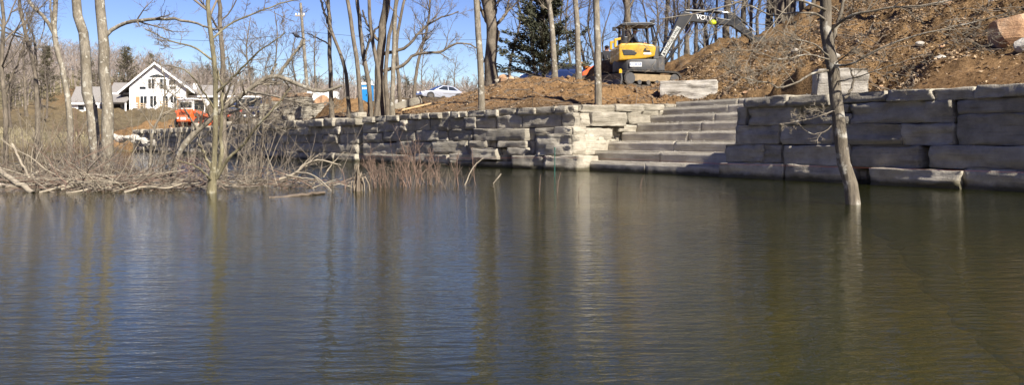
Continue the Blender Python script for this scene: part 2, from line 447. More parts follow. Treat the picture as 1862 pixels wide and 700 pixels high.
def ground_mat():
    m, nt, b = newmat('ground_cover')
    at = nt.nodes.new('ShaderNodeAttribute'); at.attribute_name = 'zone'
    sp = nt.nodes.new('ShaderNodeSeparateColor'); nt.links.new(at.outputs['Color'], sp.inputs[0])
    v = texco(nt)
    n1 = noisen(nt, v, 9, 8, 0.72); n2 = noisen(nt, v, 0.9, 6, 0.6); n3 = noisen(nt, v, 30, 4, 0.7)
    base = ramp(nt, [(0.35, (0.06, 0.045, 0.03)), (0.55, (0.12, 0.088, 0.055)), (0.72, (0.20, 0.15, 0.095))]); nt.links.new(n1.outputs['Fac'], base.inputs['Fac'])
    clay = ramp(nt, [(0.30, (0.10, 0.058, 0.028)), (0.48, (0.235, 0.14, 0.065)), (0.66, (0.35, 0.225, 0.115))]); nt.links.new(n1.outputs['Fac'], clay.inputs['Fac'])
    lit = ramp(nt, [(0.34, (0.065, 0.042, 0.023)), (0.5, (0.185, 0.115, 0.055)), (0.62, (0.31, 0.20, 0.10)), (0.76, (0.39, 0.28, 0.165))]); nt.links.new(n3.outputs['Fac'], lit.inputs['Fac'])
    grs = ramp(nt, [(0.32, (0.12, 0.105, 0.06)), (0.55, (0.21, 0.18, 0.105)), (0.7, (0.30, 0.245, 0.15))]); nt.links.new(n1.outputs['Fac'], grs.inputs['Fac'])
    c = mixc(nt, sp.outputs[2], base.outputs['Color'], clay.outputs['Color'])
    c = mixc(nt, sp.outputs[0], c, lit.outputs['Color'])
    c = mixc(nt, sp.outputs[1], c, grs.outputs['Color'])
    r2 = ramp(nt, [(0.35, (0.6, 0.58, 0.55)), (0.6, (1.05, 1.03, 1.0))]); nt.links.new(n2.outputs['Fac'], r2.inputs['Fac'])
    c = mixc(nt, 0.9, c, r2.outputs['Color'], 'MULTIPLY')
    # lake mud where the sheet lies under water
    g = nt.nodes.new('ShaderNodeNewGeometry'); sx = nt.nodes.new('ShaderNodeSeparateXYZ'); nt.links.new(g.outputs['Position'], sx.inputs[0])
    mr = nt.nodes.new('ShaderNodeMapRange'); mr.inputs['From Min'].default_value = 0.10; mr.inputs['From Max'].default_value = -0.05
    nt.links.new(sx.outputs['Z'], mr.inputs['Value'])
    mud = ramp(nt, [(0.35, (0.10, 0.085, 0.045)), (0.6, (0.20, 0.16, 0.075)), (0.75, (0.32, 0.22, 0.10))]); nt.links.new(n2.outputs['Fac'], mud.inputs['Fac'])
    c = mixc(nt, mr.outputs[0], c, mud.outputs['Color'])
    nt.links.new(c, b.inputs['Base Color']); b.inputs['Roughness'].default_value = 0.95; b.inputs['Specular IOR Level'].default_value = 0.1
    b1 = bumpn(nt, n1.outputs['Fac'], 0.9, 0.12); b2 = bumpn(nt, n3.outputs['Fac'], 0.8, 0.04)
    nt.links.new(b1.outputs['Normal'], b2.inputs['Normal']); nt.links.new(b2.outputs['Normal'], b.inputs['Normal'])
    return m
M_GROUND = ground_mat()
gobj = mobj('ground', gme, M_GROUND); tag(gobj, 'brown earth bank rising behind the stone wall and out under the water', None, None, 'structure')

# ------------------------------------------------------------------ water
def water_mat():
    m = bpy.data.materials.new('murky_water'); m.use_nodes = True; nt = m.node_tree
    for n in list(nt.nodes): nt.nodes.remove(n)
    out = nt.nodes.new('ShaderNodeOutputMaterial')
    v1 = texco(nt, (1.0, 3.2, 1)); v2 = texco(nt, (0.35, 0.9, 1))
    a = noisen(nt, v1, 6.0, 3, 0.6); b_ = noisen(nt, v2, 1.6, 2, 0.5)
    mp = nt.nodes.new('ShaderNodeMapping'); mp.inputs['Rotation'].default_value = (0, 0, math.radians(14)); mp.inputs['Scale'].default_value = (1.0, 3.6, 1)
    tc = nt.nodes.new('ShaderNodeTexCoord'); nt.links.new(tc.outputs['Object'], mp.inputs['Vector'])
    c_ = noisen(nt, mp.outputs['Vector'], 2.6, 2, 0.5)
    ad = nt.nodes.new('ShaderNodeMath'); ad.operation = 'ADD'; nt.links.new(a.outputs['Fac'], ad.inputs[0])
    m2 = nt.nodes.new('ShaderNodeMath'); m2.operation = 'MULTIPLY'; m2.inputs[1].default_value = 0.8; nt.links.new(b_.outputs['Fac'], m2.inputs[0])
    nt.links.new(m2.outputs[0], ad.inputs[1])
    ad2 = nt.nodes.new('ShaderNodeMath'); ad2.operation = 'ADD'; nt.links.new(ad.outputs[0], ad2.inputs[0])
    m3 = nt.nodes.new('ShaderNodeMath'); m3.operation = 'MULTIPLY'; m3.inputs[1].default_value = 1.0; nt.links.new(c_.outputs['Fac'], m3.inputs[0]); nt.links.new(m3.outputs[0], ad2.inputs[1])
    bp = bumpn(nt, ad2.outputs[0], 1.0, 0.007)
    vg = texco(nt, (0.10, 0.22, 1)); ng = noisen(nt, vg, 1.0, 3, 0.6)
    mg = nt.nodes.new('ShaderNodeMapRange'); mg.inputs['From Min'].default_value = .35; mg.inputs['From Max'].default_value = .65; mg.inputs['To Min'].default_value = .45; mg.inputs['To Max'].default_value = 1.0
    nt.links.new(ng.outputs['Fac'], mg.inputs['Value']); nt.links.new(mg.outputs[0], bp.inputs['Strength'])
    fr = nt.nodes.new('ShaderNodeFresnel'); fr.inputs['IOR'].default_value = 1.333; nt.links.new(bp.outputs['Normal'], fr.inputs['Normal'])
    gl = nt.nodes.new('ShaderNodeBsdfGlossy'); gl.inputs['Roughness'].default_value = 0.03; nt.links.new(bp.outputs['Normal'], gl.inputs['Normal'])
    tr = nt.nodes.new('ShaderNodeBsdfTransparent'); tr.inputs['Color'].default_value = (0.88, 0.82, 0.42, 1)
    df = nt.nodes.new('ShaderNodeBsdfDiffuse'); df.inputs['Color'].default_value = (0.056, 0.060, 0.012, 1)
    mx = nt.nodes.new('ShaderNodeMixShader'); mx.inputs[0].default_value = 0.28
    nt.links.new(tr.outputs[0], mx.inputs[1]); nt.links.new(df.outputs[0], mx.inputs[2])
    mm = nt.nodes.new('ShaderNodeMixShader'); nt.links.new(fr.outputs[0], mm.inputs[0])
    nt.links.new(mx.outputs[0], mm.inputs[1]); nt.links.new(gl.outputs[0], mm.inputs[2])
    nt.links.new(mm.outputs[0], out.inputs['Surface'])
    return m
wme = mesh_np('water', [(-170, -60, 0), (60, -60, 0), (60, 70, 0), (-170, 70, 0)], np.array([[0, 1, 2, 3]]))
wat = mobj('water', wme, water_mat()); tag(wat, 'rippled olive lake water reflecting the sky and bare trees', None, None, 'structure')

# ------------------------------------------------------------------ stone blocks
def stone_mesh(L, Dp, Hh, seed, res=0.12, rough=0.05, chip=0.05, ydiv=3, lean=0.0, nose=0.0):
    """rough quarried block, origin at the middle of its base front edge: x along, y back, z up"""
    nx = max(2, min(26, int(L / res))); nz = max(2, min(12, int(Hh / (res * 0.7)))); ny = ydiv
    faces = []; vid = {}; V = []
    def vtx(i, j, k_):
        key = (i, j, k_)
        if key not in vid: vid[key] = len(V); V.append((fx[i], fy[j], fz[k_]))
        return vid[key]
    def frac(n, size):
        e_ = min(.022 / size, .2)
        return [0.0] + list(np.linspace(e_, 1 - e_, n - 1)) + [1.0]
    nx += 2; nz += 2; ny += 1
    fx, fy, fz = frac(nx, L), frac(ny, Dp), frac(nz, Hh)
    for i in range(nx):
        for k_ in range(nz):
            faces.append((vtx(i, 0, k_), vtx(i + 1, 0, k_), vtx(i + 1, 0, k_ + 1), vtx(i, 0, k_ + 1)))
            faces.append((vtx(i, ny, k_), vtx(i, ny, k_ + 1), vtx(i + 1, ny, k_ + 1), vtx(i + 1, ny, k_)))
    for i in range(nx):
        for j in range(ny):
            faces.append((vtx(i, j, nz), vtx(i + 1, j, nz), vtx(i + 1, j + 1, nz), vtx(i, j + 1, nz)))
            faces.append((vtx(i, j, 0), vtx(i, j + 1, 0), vtx(i + 1, j + 1, 0), vtx(i + 1, j, 0)))
    for j in range(ny):
        for k_ in range(nz):
            faces.append((vtx(0, j, k_), vtx(0, j, k_ + 1), vtx(0, j + 1, k_ + 1), vtx(0, j + 1, k_)))
            faces.append((vtx(nx, j, k_), vtx(nx, j + 1, k_), vtx(nx, j + 1, k_ + 1), vtx(nx, j, k_ + 1)))
    V = np.array(V); X = (V[:, 0] - .5) * L; Y = V[:, 1] * Dp; Z = V[:, 2] * Hh
    sd_ = seed * 7.31
    # strata: horizontal ledges on the front, broken edges
    front = (V[:, 1] < 1e-6)
    lay = np.floor(Z / 0.105 + 0.7 * vnoise(X * .9 + sd_, Z * 0 + seed, seed + 2) + seed * .37)
    brk = np.floor(X * 1.5 + 2.0 * vnoise(lay * 3.7, Z * 0 + sd_, seed) + lay * 1.7)
    e = (_h(lay, brk, seed) - .5) * rough * 1.15 + (_h(lay, lay * 0 + 3, seed + 1) - .5) * rough * .5 + fbm(X * 5 + sd_, Z * 6, seed + 5, 3) * rough * .55
    Y = Y + np.where(front, e, 0)
    sx = np.where(V[:, 0] < 1e-6, -1, np.where(V[:, 0] > 1 - 1e-6, 1, 0))
    X = X + sx * (fbm(Y * 3 + sd_, Z * 5, seed + 8, 3) * rough * 1.4)
    Y = Y + np.where(V[:, 1] < .3, V[:, 2] * Hh * math.tan(lean), 0)
    top = V[:, 2] > 1 - 1e-6
    Z = Z + np.where(top, fbm(X * 2.2 + sd_, Y * 3, seed + 3, 3) * rough * 0.7, 0)
    # chipped arrises
    edge = (front.astype(int) + (sx != 0).astype(int) + (top | (V[:, 2] < 1e-6)).astype(int))
    ch = np.where(edge >= 2, (0.12 + np.clip(fbm(X * 3.3 + sd_, Z * 3 + Y * 2, seed + 13, 3) * 3.0 - 0.35, 0, 1.4)) * chip, 0)
    Y = Y + np.where(front, ch, 0); X = X - sx * ch; Z = Z - np.where(top, ch * 0.6, 0)
    fe_ = front & top
    Y = Y + np.where(fe_, nose, 0); Z = Z - np.where(fe_, nose, 0)
    return mesh_np('stone_block', np.stack([X, Y, Z], -1), np.array(faces))
_sc = [0]
def stone_at(parent, p, u, L, z0, z1, depth=0.7, res=0.12, rough=0.05, chip=0.05, mat=None, yaw=0.0, name='stone_block', tilt=0.0, lean=0.0):
    """front base middle at p (2D), length direction u"""
    _sc[0] += 1
    me = stone_mesh(L, depth, z1 - z0, _sc[0], res, rough, chip, 3, lean, .028 if name == 'step' else 0.0)
    me.materials.append(mat or M_ST)
    o = bpy.data.objects.new(name, me)
    # x axis of the block runs so that +y points behind the wall
    o.location = (p[0], p[1], z0)
    o.rotation_euler = (0, tilt, math.atan2(-u[1], -u[0]) + yaw)
    return lk(o, parent)

R = random.Random(11)
wl = empty('retaining_wall', (COR[0], COR[1], 0), 0, 'long dry-stacked limestone retaining wall running from the stair to the far bank', 'wall', 'limestone retaining walls')
wr = empty('retaining_wall', (7.5, 12.1, 0), 0, 'tall shaded retaining wall of big limestone blocks beside the stair, nearest the camera', 'wall', 'limestone retaining walls')
stn = empty('stone_stair', (COR[0], COR[1], 0), 0, 'wide stair of eight long sawn limestone slabs climbing out of the water', 'stair')
def fixparent(root):
    root['_'] = 0; del root['_']
    inv = Matrix.Translation(root.location).inverted() if root.rotation_euler[2] == 0 else root.matrix_basis.inverted()
    for ch in [o for o in bpy.data.objects if o.parent == root]: ch.matrix_parent_inverse = inv

def block_px(parent, px0, px1, py0, py1, pro=0.0, depth=0.75, **kw):
    sa = ray_s(px0, -pro); sb = ray_s(px1, -pro); sm = (sa + sb) / 2
    p, u, v = line_pt(sm); q = p - v * pro
    Dm = q[1]; pm = (px0 + px1) / 2
    z1 = z_at(pm, py0, Dm); z0 = z_at(pm, py1, Dm)
    L = abs(sb - sa)
    return stone_at(parent, q, u, L - 0.012, z0, z1, depth, **kw)
# right-hand wall, block by block (rows measured in a 2.8x view whose origin is 1300,130)
def zr(a, b, c, d, pro=0.0, **kw): return block_px(wr, 1300 + a / 2.8, 1300 + b / 2.8, 130 + c / 2.8, 130 + d / 2.8, pro, res=0.07, **kw)
zr(145, 368, 128, 181, 0.07); zr(370, 583, 122, 177, 0.12); zr(586, 868, 107, 158, 0.05); zr(871, 1108, 90, 150, 0.11); zr(1111, 1319, 84, 146, 0.05); zr(1322, 1720, 62, 128, 0.12); zr(1724, 2150, 45, 110, 0.08); zr(2155, 2700, 20, 95, 0.1)
zr(112, 168, 184, 274, -0.03); zr(170, 438, 182, 274, 0.02); zr(441, 688, 169, 214, 0.0); zr(441, 688, 216, 271, 0.05); zr(691, 1222, 151, 264, 0.03); zr(1234, 1700, 130, 214, 0.04); zr(1230, 1700, 215, 377, 0.06); zr(1704, 2300, 112, 240, 0.03); zr(2304, 2800, 98, 240, 0.05); zr(1704, 2200, 242, 378, .05); zr(2204, 2800, 242, 385, .04)
zr(100, 333, 276, 370, 0.03); zr(336, 596, 273, 372, 0.05); zr(612, 656, 270, 374, -0.08); zr(659, 944, 267, 375, 0.06); zr(947, 1226, 264, 376, 0.02)
zr(52, 243, 372, 462, 0.06); zr(246, 343, 372, 466, 0.04); zr(346, 688, 375, 480, 0.08); zr(691, 1046, 378, 490, 0.05); zr(1050, 1086, 380, 488, -0.2); zr(1089, 1720, 380, 500, 0.08); zr(1724, 2700, 380, 510, .06)
zr(16, 348, 465, 560, 0.12); zr(351, 690, 479, 585, 0.14); zr(693, 781, 490, 600, -0.15); zr(784, 1250, 495, 612, 0.22); zr(1258, 1750, 502, 630, 0.14); zr(1754, 2700, 515, 660, .12)
# return of that wall along the stair and lower end pieces
for k_, (z0, z1, e) in enumerate([(-0.3, 0.42, 0.45), (0.43, 0.85, 0.3), (0.86, 1.22, 0.12), (1.23, 1.58, 0.0)]):
    for j in range(2):
        q = COR + U0 * (-STAIR_W + e) + V0 * (0.85 + j * 1.45 + 0.72)
        stone_at(wr, q, V0, 1.42, z0, z1, 0.9, res=0.16)
# left-hand wall near the stair (4.666x view with origin 700,170)
def zl_(a, b, c, d, pro=0.0, **kw): return block_px(wl, 700 + a / 4.666, 700 + b / 4.666, 170 + c / 4.666, 170 + d / 4.666, pro, res=0.085, **dict(dict(rough=.04), **kw))
for a in [(-190, -100, 200, 250, .08), (-98, 0, 190, 242, .0), (2, 108, 186, 236, .12), (110, 215, 178, 222, .02), (217, 296, 174, 222, .10), (298, 374, 167, 216, .03), (376, 470, 165, 212, .14), (472, 544, 158, 212, .04), (546, 620, 152, 206, .14), (622, 700, 149, 204, .05), (702, 845, 146, 198, .06), (848, 943, 142, 198, .14), (946, 1110, 127, 187, .05), (1113, 1264, 122, 182, .13), (1267, 1440, 114, 170, .06), (1443, 1553, 108, 170, .14), (1556, 1600, 106, 163, .08)]: zl_(*a, yaw=R.uniform(-.05, .05))
for a in [(-190, -60, 252, 335, 0), (-57, 118, 240, 326, .0), (121, 175, 226, 318, .10), (178, 388, 224, 316, .0), (391, 543, 214, 314, .03), (546, 670, 208, 305, -.02), (673, 775, 204, 303, .05), (778, 943, 200, 300, .02), (946, 1163, 188, 300, .06), (1166, 1498, 172, 290, .08), (1501, 1600, 166, 286, .12)]: zl_(*a)
for a in [(-190, -20, 338, 418, .0), (-17, 256, 322, 405, .03), (259, 448, 316, 405, .04), (451, 530, 316, 404, .0), (533, 747, 305, 402, .0), (750, 1190, 297, 402, .22), (1193, 1272, 296, 400, .05), (1275, 1540, 290, 344, .18)]: zl_(*a)
for a in [(-190, 90, 420, 515, .02), (93, 398, 408, 512, .03), (401, 698, 404, 510, .02), (701, 852, 404, 463, .30), (855, 953, 404, 463, .06), (722, 942, 465, 560, .32), (945, 1033, 465, 575, .08), (956, 1190, 406, 460, .24), (1036, 1187, 462, 524, .33), (1190, 1272, 402, 530, .06)]: zl_(*a)
zl_(1274, 1560, 346, 525, .42, rough=.06, depth=1.3)
for a in [(-190, 240, 516, 690, .06), (243, 538, 512, 680, .05), (541, 800, 512, 572, .12), (541, 800, 574, 690, .2), (803, 1072, 576, 700, .22), (1075, 1338, 526, 700, .42), (1341, 1600, 530, 700, .50)]: zl_(*a, chip=.08)
# left wall, side towards the stair (4.12x view with origin 1040,160): plane through the corner running back
def side_t(px, off=0.0):
    a = COR - U0 * off; kx = (px - 931) / F
    return (kx * a[1] - a[0]) / (V0[0] - kx * V0[1]), a
def zs_(a, b, c, d, off=0.0, depth=0.8, **kw):
    px0 = 1040 + a / 4.12; px1 = 1040 + b / 4.12
    t0, A_ = side_t(px0, off); t1, _ = side_t(px1, off); q = A_ + V0 * (t0 + t1) / 2
    pm = (px0 + px1) / 2
    z1 = z_at(pm, 160 + c / 4.12, q[1]); z0 = z_at(pm, 160 + d / 4.12, q[1])
    return stone_at(wl, q, -V0, abs(t1 - t0) - .01, z0, z1, depth, res=.085, **kw)
for a in [(70, 330, 127, 181, .05), (333, 543, 124, 176, .10), (546, 690, 121, 170, .04), (693, 800, 118, 165, .0)]: zs_(*a)
for a in [(66, 149, 184, 289, .02), (153, 411, 181, 286, .14), (415, 652, 173, 270, .06), (655, 760, 168, 240, .0)]: zs_(*a)
for a in [(0, 106, 291, 505, .26), (108, 302, 298, 396, .08), (305, 372, 286, 380, -.12), (352, 482, 274, 332, .05), (485, 600, 270, 330, -.05)]: zs_(*a, rough=.06)
for a in [(108, 212, 400, 492, .06), (215, 332, 382, 480, .04), (335, 430, 335, 420, -.08)]: zs_(*a, rough=.06)
for a in [(0, 92, 506, 640, .32), (95, 142, 498, 600, .05), (145, 260, 484, 600, -.05)]: zs_(*a)
# the rest of the long wall, course by course
s_start = ray_s(660); s_end = cum[-1] - S0
courses = [(-0.35, 0.30, .08), (0.31, 0.66, .02), (0.67, 1.0, .0), (1.01, 1.31, .02), (1.32, 1.60, .09)]
for ci, (z0, z1, pro) in enumerate(courses):
    s = s_start + R.uniform(0, .3)
    while s < s_end:
        L = R.uniform(0.8, 1.7) * (1.15 if ci < 4 else 0.95)
        if ci == 4: L = R.uniform(.7, 1.15)
        p, u, v = line_pt(s + L / 2)
        pr = pro + R.choice([0, 0, .03, .06, .12]) * (1.3 if ci == 4 else .8)
        zz = R.uniform(-.03, .03)
        hgt = z1 + (R.uniform(-.04, .06) if ci == 4 else 0)
        far = p[1] > 38
        stone_at(wl, p - v * pr, u, L - .015, z0 + (0 if ci == 0 else .0), hgt, .7, res=.24 if far else .14, yaw=R.uniform(-.04, .04) if ci == 4 else 0)
        if ci == 4 and R.random() < .12:
            stone_at(wl, p - v * (pr - .1), u, L * .6, hgt + .01, hgt + .22, .4, res=.2)
        s += L
fixparent(wl); fixparent(wr)
# stair slabs
joint = [1171, 1199, 1224.5, 1250.7, 1275, 1300, 1323, 1343]
zt = [.234, .487, .736, .98, 1.22, 1.435, 1.655, 1.825]
for i in range(8):
    d = i * .49 - .02
    kx = (joint[i] - 931) / F; a = COR + V0 * d
    tj = (kx * a[1] - a[0]) / (-U0[0] + kx * U0[1])
    end = STAIR_W - .02 + (0.55 if i == 0 else 0.0)
    z0 = -0.35 if i == 0 else zt[i - 1] - .03
    if i == 0: end = STAIR_W - .5
    if i == 1: end = STAIR_W - .5
    if i == 7: end = STAIR_W + .3
    st = -0.0 if i > 0 else -.1
    for (t0, t1) in ((st, tj - .006), (tj + .006, end)):
        q = a - U0 * (t0 + t1) / 2
        o = stone_at(stn, q, U0, t1 - t0, z0, zt[i] + R.uniform(-.006, .006), .62, res=.09, rough=.010, chip=.022, mat=M_ST2, name='step', lean=math.radians(3))
fixparent(stn)
wl['kind'] = 'thing'; wr['kind'] = 'thing'; stn['kind'] = 'thing'

# ------------------------------------------------------------------ trees
def nrm(a): return a / np.maximum(np.linalg.norm(a, axis=-1, keepdims=True), 1e-9)
def tubes(Pp, Rr, n):
    N, K, _ = Pp.shape
    T = nrm(np.gradient(Pp, axis=1))
    mean = nrm(Pp[:, -1] - Pp[:, 0])
    ref = np.where(np.abs(mean[:, 2:3]) < 0.8, np.array([[0, 0, 1.0]]), np.array([[1.0, 0, 0]]))[:, None, :]
    U = nrm(np.cross(T, np.broadcast_to(ref, T.shape))); W = np.cross(T, U)
    a = 2 * np.pi * np.arange(n) / n
    V = Pp[:, :, None, :] + Rr[:, :, None, None] * (np.cos(a)[None, None, :, None] * U[:, :, None, :] + np.sin(a)[None, None, :, None] * W[:, :, None, :])
    b, k, s = np.meshgrid(np.arange(N), np.arange(K - 1), np.arange(n), indexing='ij')
    i0 = (b * K + k) * n; s2 = (s + 1) % n
    Q = np.stack([i0 + s, i0 + s2, i0 + n + s2, i0 + n + s], -1).reshape(-1, 4)
    return V.reshape(-1, 3), Q
def joinm(parts):
    Vs = []; Qs = []; off = 0
    for V, Q in parts:
        Vs.append(V); Qs.append(Q + off); off += len(V)
    return np.concatenate(Vs), np.concatenate(Qs)
def spline(pts, K):
    p = np.array([tuple(q) for q in pts], dtype=float)
    if len(p) == 2: 
        t = np.linspace(0, 1, K)[:, None]; return p[0] * (1 - t) + p[1] * t
    seg = np.concatenate([[0], np.cumsum(np.linalg.norm(np.diff(p, axis=0), axis=1))])
    ext = np.concatenate([[2 * p[0] - p[1]], p, [2 * p[-1] - p[-2]]])
    out = []
    for s in np.linspace(0, seg[-1], K):
        i = min(np.searchsorted(seg, s, side='right') - 1, len(p) - 2); t = (s - seg[i]) / max(seg[i + 1] - seg[i], 1e-9)
        a, b, c, d = ext[i:i + 4]
        out.append(0.5 * (2 * b + (c - a) * t + (2 * a - 5 * b + 4 * c - d) * t * t + (3 * b - a - 3 * c + d) * t ** 3))
    return np.array(out)
def grow(st, di, ln, K, wig, up, rng):
    N = len(st); out = np.zeros((N, K, 3)); out[:, 0] = st; d = nrm(di); step = (ln / (K - 1))[:, None]
    for k in range(1, K):
        d = nrm(d + rng.normal(size=(N, 3)) * wig + np.array([0, 0, up])); out[:, k] = out[:, k - 1] + d * step
    return out
def sprout(Pp, Rr, n, tr, ang, ln, K, wig, up, rfac, rng, taper=0.25, rmin=0.003):
    """n children on every parent; ln=(lo,hi) of the parent's length"""
    N, Kp, _ = Pp.shape
    pl = np.linalg.norm(np.diff(Pp, axis=1), axis=2).sum(1)
    idx = np.repeat(np.arange(N), n); t = rng.uniform(tr[0], tr[1], len(idx)) * (Kp - 1)
    i = np.minimum(t.astype(int), Kp - 2); f = (t - i)[:, None]
    st = Pp[idx, i] * (1 - f) + Pp[idx, i + 1] * f
    tan = nrm(Pp[idx, i + 1] - Pp[idx, i]); r = Rr[idx, i] * (1 - f[:, 0]) + Rr[idx, i + 1] * f[:, 0]
    x = nrm(np.cross(tan, rng.normal(size=tan.shape)))
    th = np.radians(rng.uniform(ang[0], ang[1], len(idx)))[:, None]
    di = tan * np.cos(th) + x * np.sin(th)
    L = pl[idx] * rng.uniform(ln[0], ln[1], len(idx)) * (1.15 - 0.55 * t / (Kp - 1))
    Q = grow(st, di, L, K, wig, up, rng)
    r0 = np.maximum(r * rfac * rng.uniform(.7, 1.1, len(idx)), rmin)
    RR_ = r0[:, None] * np.linspace(1, taper, K)[None]
    return Q, np.maximum(RR_, rmin * .6)

def tree(name, label, pts, r0, top=None, limbs=(), seed=0, n1=12, t1=(0.45, 1.0), l1=(0.22, 0.38), n2=7, n3=6, n4=0, nl=6, mats=None, cat='tree', group=None, rend=0.22, up=0.06, rmin=0.004, flare=1.25, ang1=(30, 65)):
    rng = np.random.default_rng(seed)
    mb, mt = mats or (M_BARK, M_TWIG)
    pts = [Vector(p) for p in pts]
    if top:
        d = (pts[-1] - pts[-2]).normalized() * 0.6 + Vector((0, 0, 1)) * 0.6
        q = pts[-1].copy(); h = top - (q.z - pts[0].z); n = 4
        for k in range(n):
            q = q + d.normalized() * h / n + Vector(rng.normal(size=3) * 0.03 * h); pts.append(q.copy())
    base = np.array(pts[0]); K = 26
    tp = spline(pts, K) - base
    tr_ = r0 * np.linspace(1, rend, K) ** 0.85; tr_[0] *= flare; tr_[1] *= 1 + (flare - 1) * .4
    tp[1:-1] += rng.normal(size=(K - 2, 3)) * r0 * 0.10
    root = empty(name, base, 0, label, cat, group)
    # trunk, buried foot
    t2 = np.concatenate([[tp[0] - np.array([0, 0, .35])], tp]); r2 = np.concatenate([[tr_[0] * 1.1], tr_])
    V, Q = tubes(t2[None], r2[None], 12)
    nz = fbm(V[:, 0] * 5 + V[:, 2] * 2, V[:, 1] * 5 + V[:, 2] * 2, seed, 3)[:, None]
    mobj('trunk', mesh_np('trunk', V, Q, True), mb, root)
    parents = [(tp[None], tr_[None], n1, t1, l1)]
    for lm in limbs:
        lp, lr0, lr1 = lm[:3]
        KL = 16
        L = spline(lp, KL) - base; L[1:] += rng.normal(size=(KL - 1, 3)) * lr0 * .25
        rr = np.linspace(lr0, lr1, KL)
        V, Q = tubes(L[None], rr[None], 8)
        mobj('limb', mesh_np('limb', V, Q, True), mb, root)
        parents.append((L[None], rr[None], lm[3] if len(lm) > 3 else nl, (.25, 1), (.2, .42)))
    parts = []
    for Pp, Rr, n, tr, ln in parents:
        if n <= 0: continue
        A, AR = sprout(Pp, Rr, n, tr, ang1, ln, 9, .11, up, .55, rng, .2, rmin)
        parts.append(tubes(A, AR, 5))
        if n2:
            B, BR = sprout(A, AR, n2, (.2, 1), (25, 65), (.3, .55), 7, .15, up, .6, rng, .25, rmin)
            parts.append(tubes(B, BR, 4))
            if n3:
                D_, DR = sprout(B, BR, n3, (.15, 1), (25, 65), (.3, .6), 5, .18, up, .65, rng, .4, rmin)
                parts.append(tubes(D_, DR, 3))
                if n4:
                    E, ER = sprout(D_, DR, n4, (.2, 1), (25, 60), (.35, .6), 4, .18, up, .7, rng, .5, rmin)
                    parts.append(tubes(E, ER, 3))
    if parts:
        V, Q = joinm(parts)
        mobj('crown', mesh_np('crown', V, Q, True), mt, root)
    return root
def copy_tree(o, loc, rz=0, sc=1.0, label=None, group=None):
    r = o.copy(); C.objects.link(r); r.location = loc; r.rotation_euler = (0, 0, rz); r.scale = (sc, sc, sc)
    if label: r['label'] = label
    if group: r['group'] = group
    for ch in list(o.children):
        c = ch.copy(); C.objects.link(c); c.parent = r
    return r
def PL(D, *pp): return [P(a[0], a[1], D + (a[2] if len(a) > 2 else 0)) for a in pp]
def on_ground(px, D, sink=0.05):
    x, y = XY(px, D); return Vector((x, y, gz(x, y) - sink))
def rw(wpx, D): return wpx * D / F / 2

LT = (M_BARK_L, M_TWIG_P); DK = (M_BARK_D, M_TWIG_D); MD = (M_BARK, M_TWIG); YL = (M_BARK_Y, M_TWIG)
# --- left group
D = 26
tree('bare_tree', 'thick straight grey trunk leaning left over the brush, first of the pair before the house', [on_ground(180, D)] + PL(D, (170, 230), (160, 150), (150, 60), (140, 0)), rw(21, D), 15, mats=(M_BARK_L, M_TWIG), seed=1, n1=14, t1=(.5, 1), rend=.25)
D = 25
tree('bare_tree', 'thick upright trunk with one long limb arching toward the middle, before the house', [on_ground(193, D)] + PL(D, (196, 220), (195, 180), (190, 100), (182, 0)), rw(22, D), 15,
     [(PL(D, (193, 66), (215, 47), (262, 37, -.3), (330, 36, -.6), (372, 48, -.9), (395, 54, -1.1)), rw(8, D), rw(3, D), 9)], seed=2, n1=14, t1=(.5, 1), rend=.25, mats=(M_BARK_L, M_TWIG))
D = 20
tree('bare_tree', 'slim pale-barked tree forking high, left of the thick pair of trunks', [on_ground(130, D)] + PL(D, (127, 240), (124, 180), (113, 120), (101, 65), (102, 0)), rw(12, D), 9,
     [(PL(D, (103, 70), (88, 40), (66, 18), (44, -8), (20, -50)), rw(8, D), rw(3, D), 7), (PL(D, (99, 62), (94, 30), (92, -5), (92, -60)), rw(5, D), rw(2, D), 5)], seed=3, mats=LT, n1=10, t1=(.5, 1))
D = 30
tree('bare_tree', 'brown leaning tree with pinkish twigs near the far edge of the brush', [on_ground(70, D)] + PL(D, (66, 150), (52, 80), (40, 30), (36, 0)), rw(9, D), 10, [(PL(D, (68, 120), (62, 70), (50, 40), (45, 20)), rw(5, D), rw(2, D), 6)], seed=4, n1=14, n2=8, n3=7, t1=(.3, 1))
D = 17
tree('bare_tree', 'grey sapling trunk rising at the very edge of the picture', [on_ground(12, D)] + PL(D, (10, 200), (4, 120), (8, 40), (0, -20)), rw(9, D), 7, [(PL(D, (6, 180), (30, 120), (48, 70)), rw(5, D), rw(2, D), 8)], seed=5, n1=12, t1=(.3, 1), n2=8, n3=7)
D = 12.6
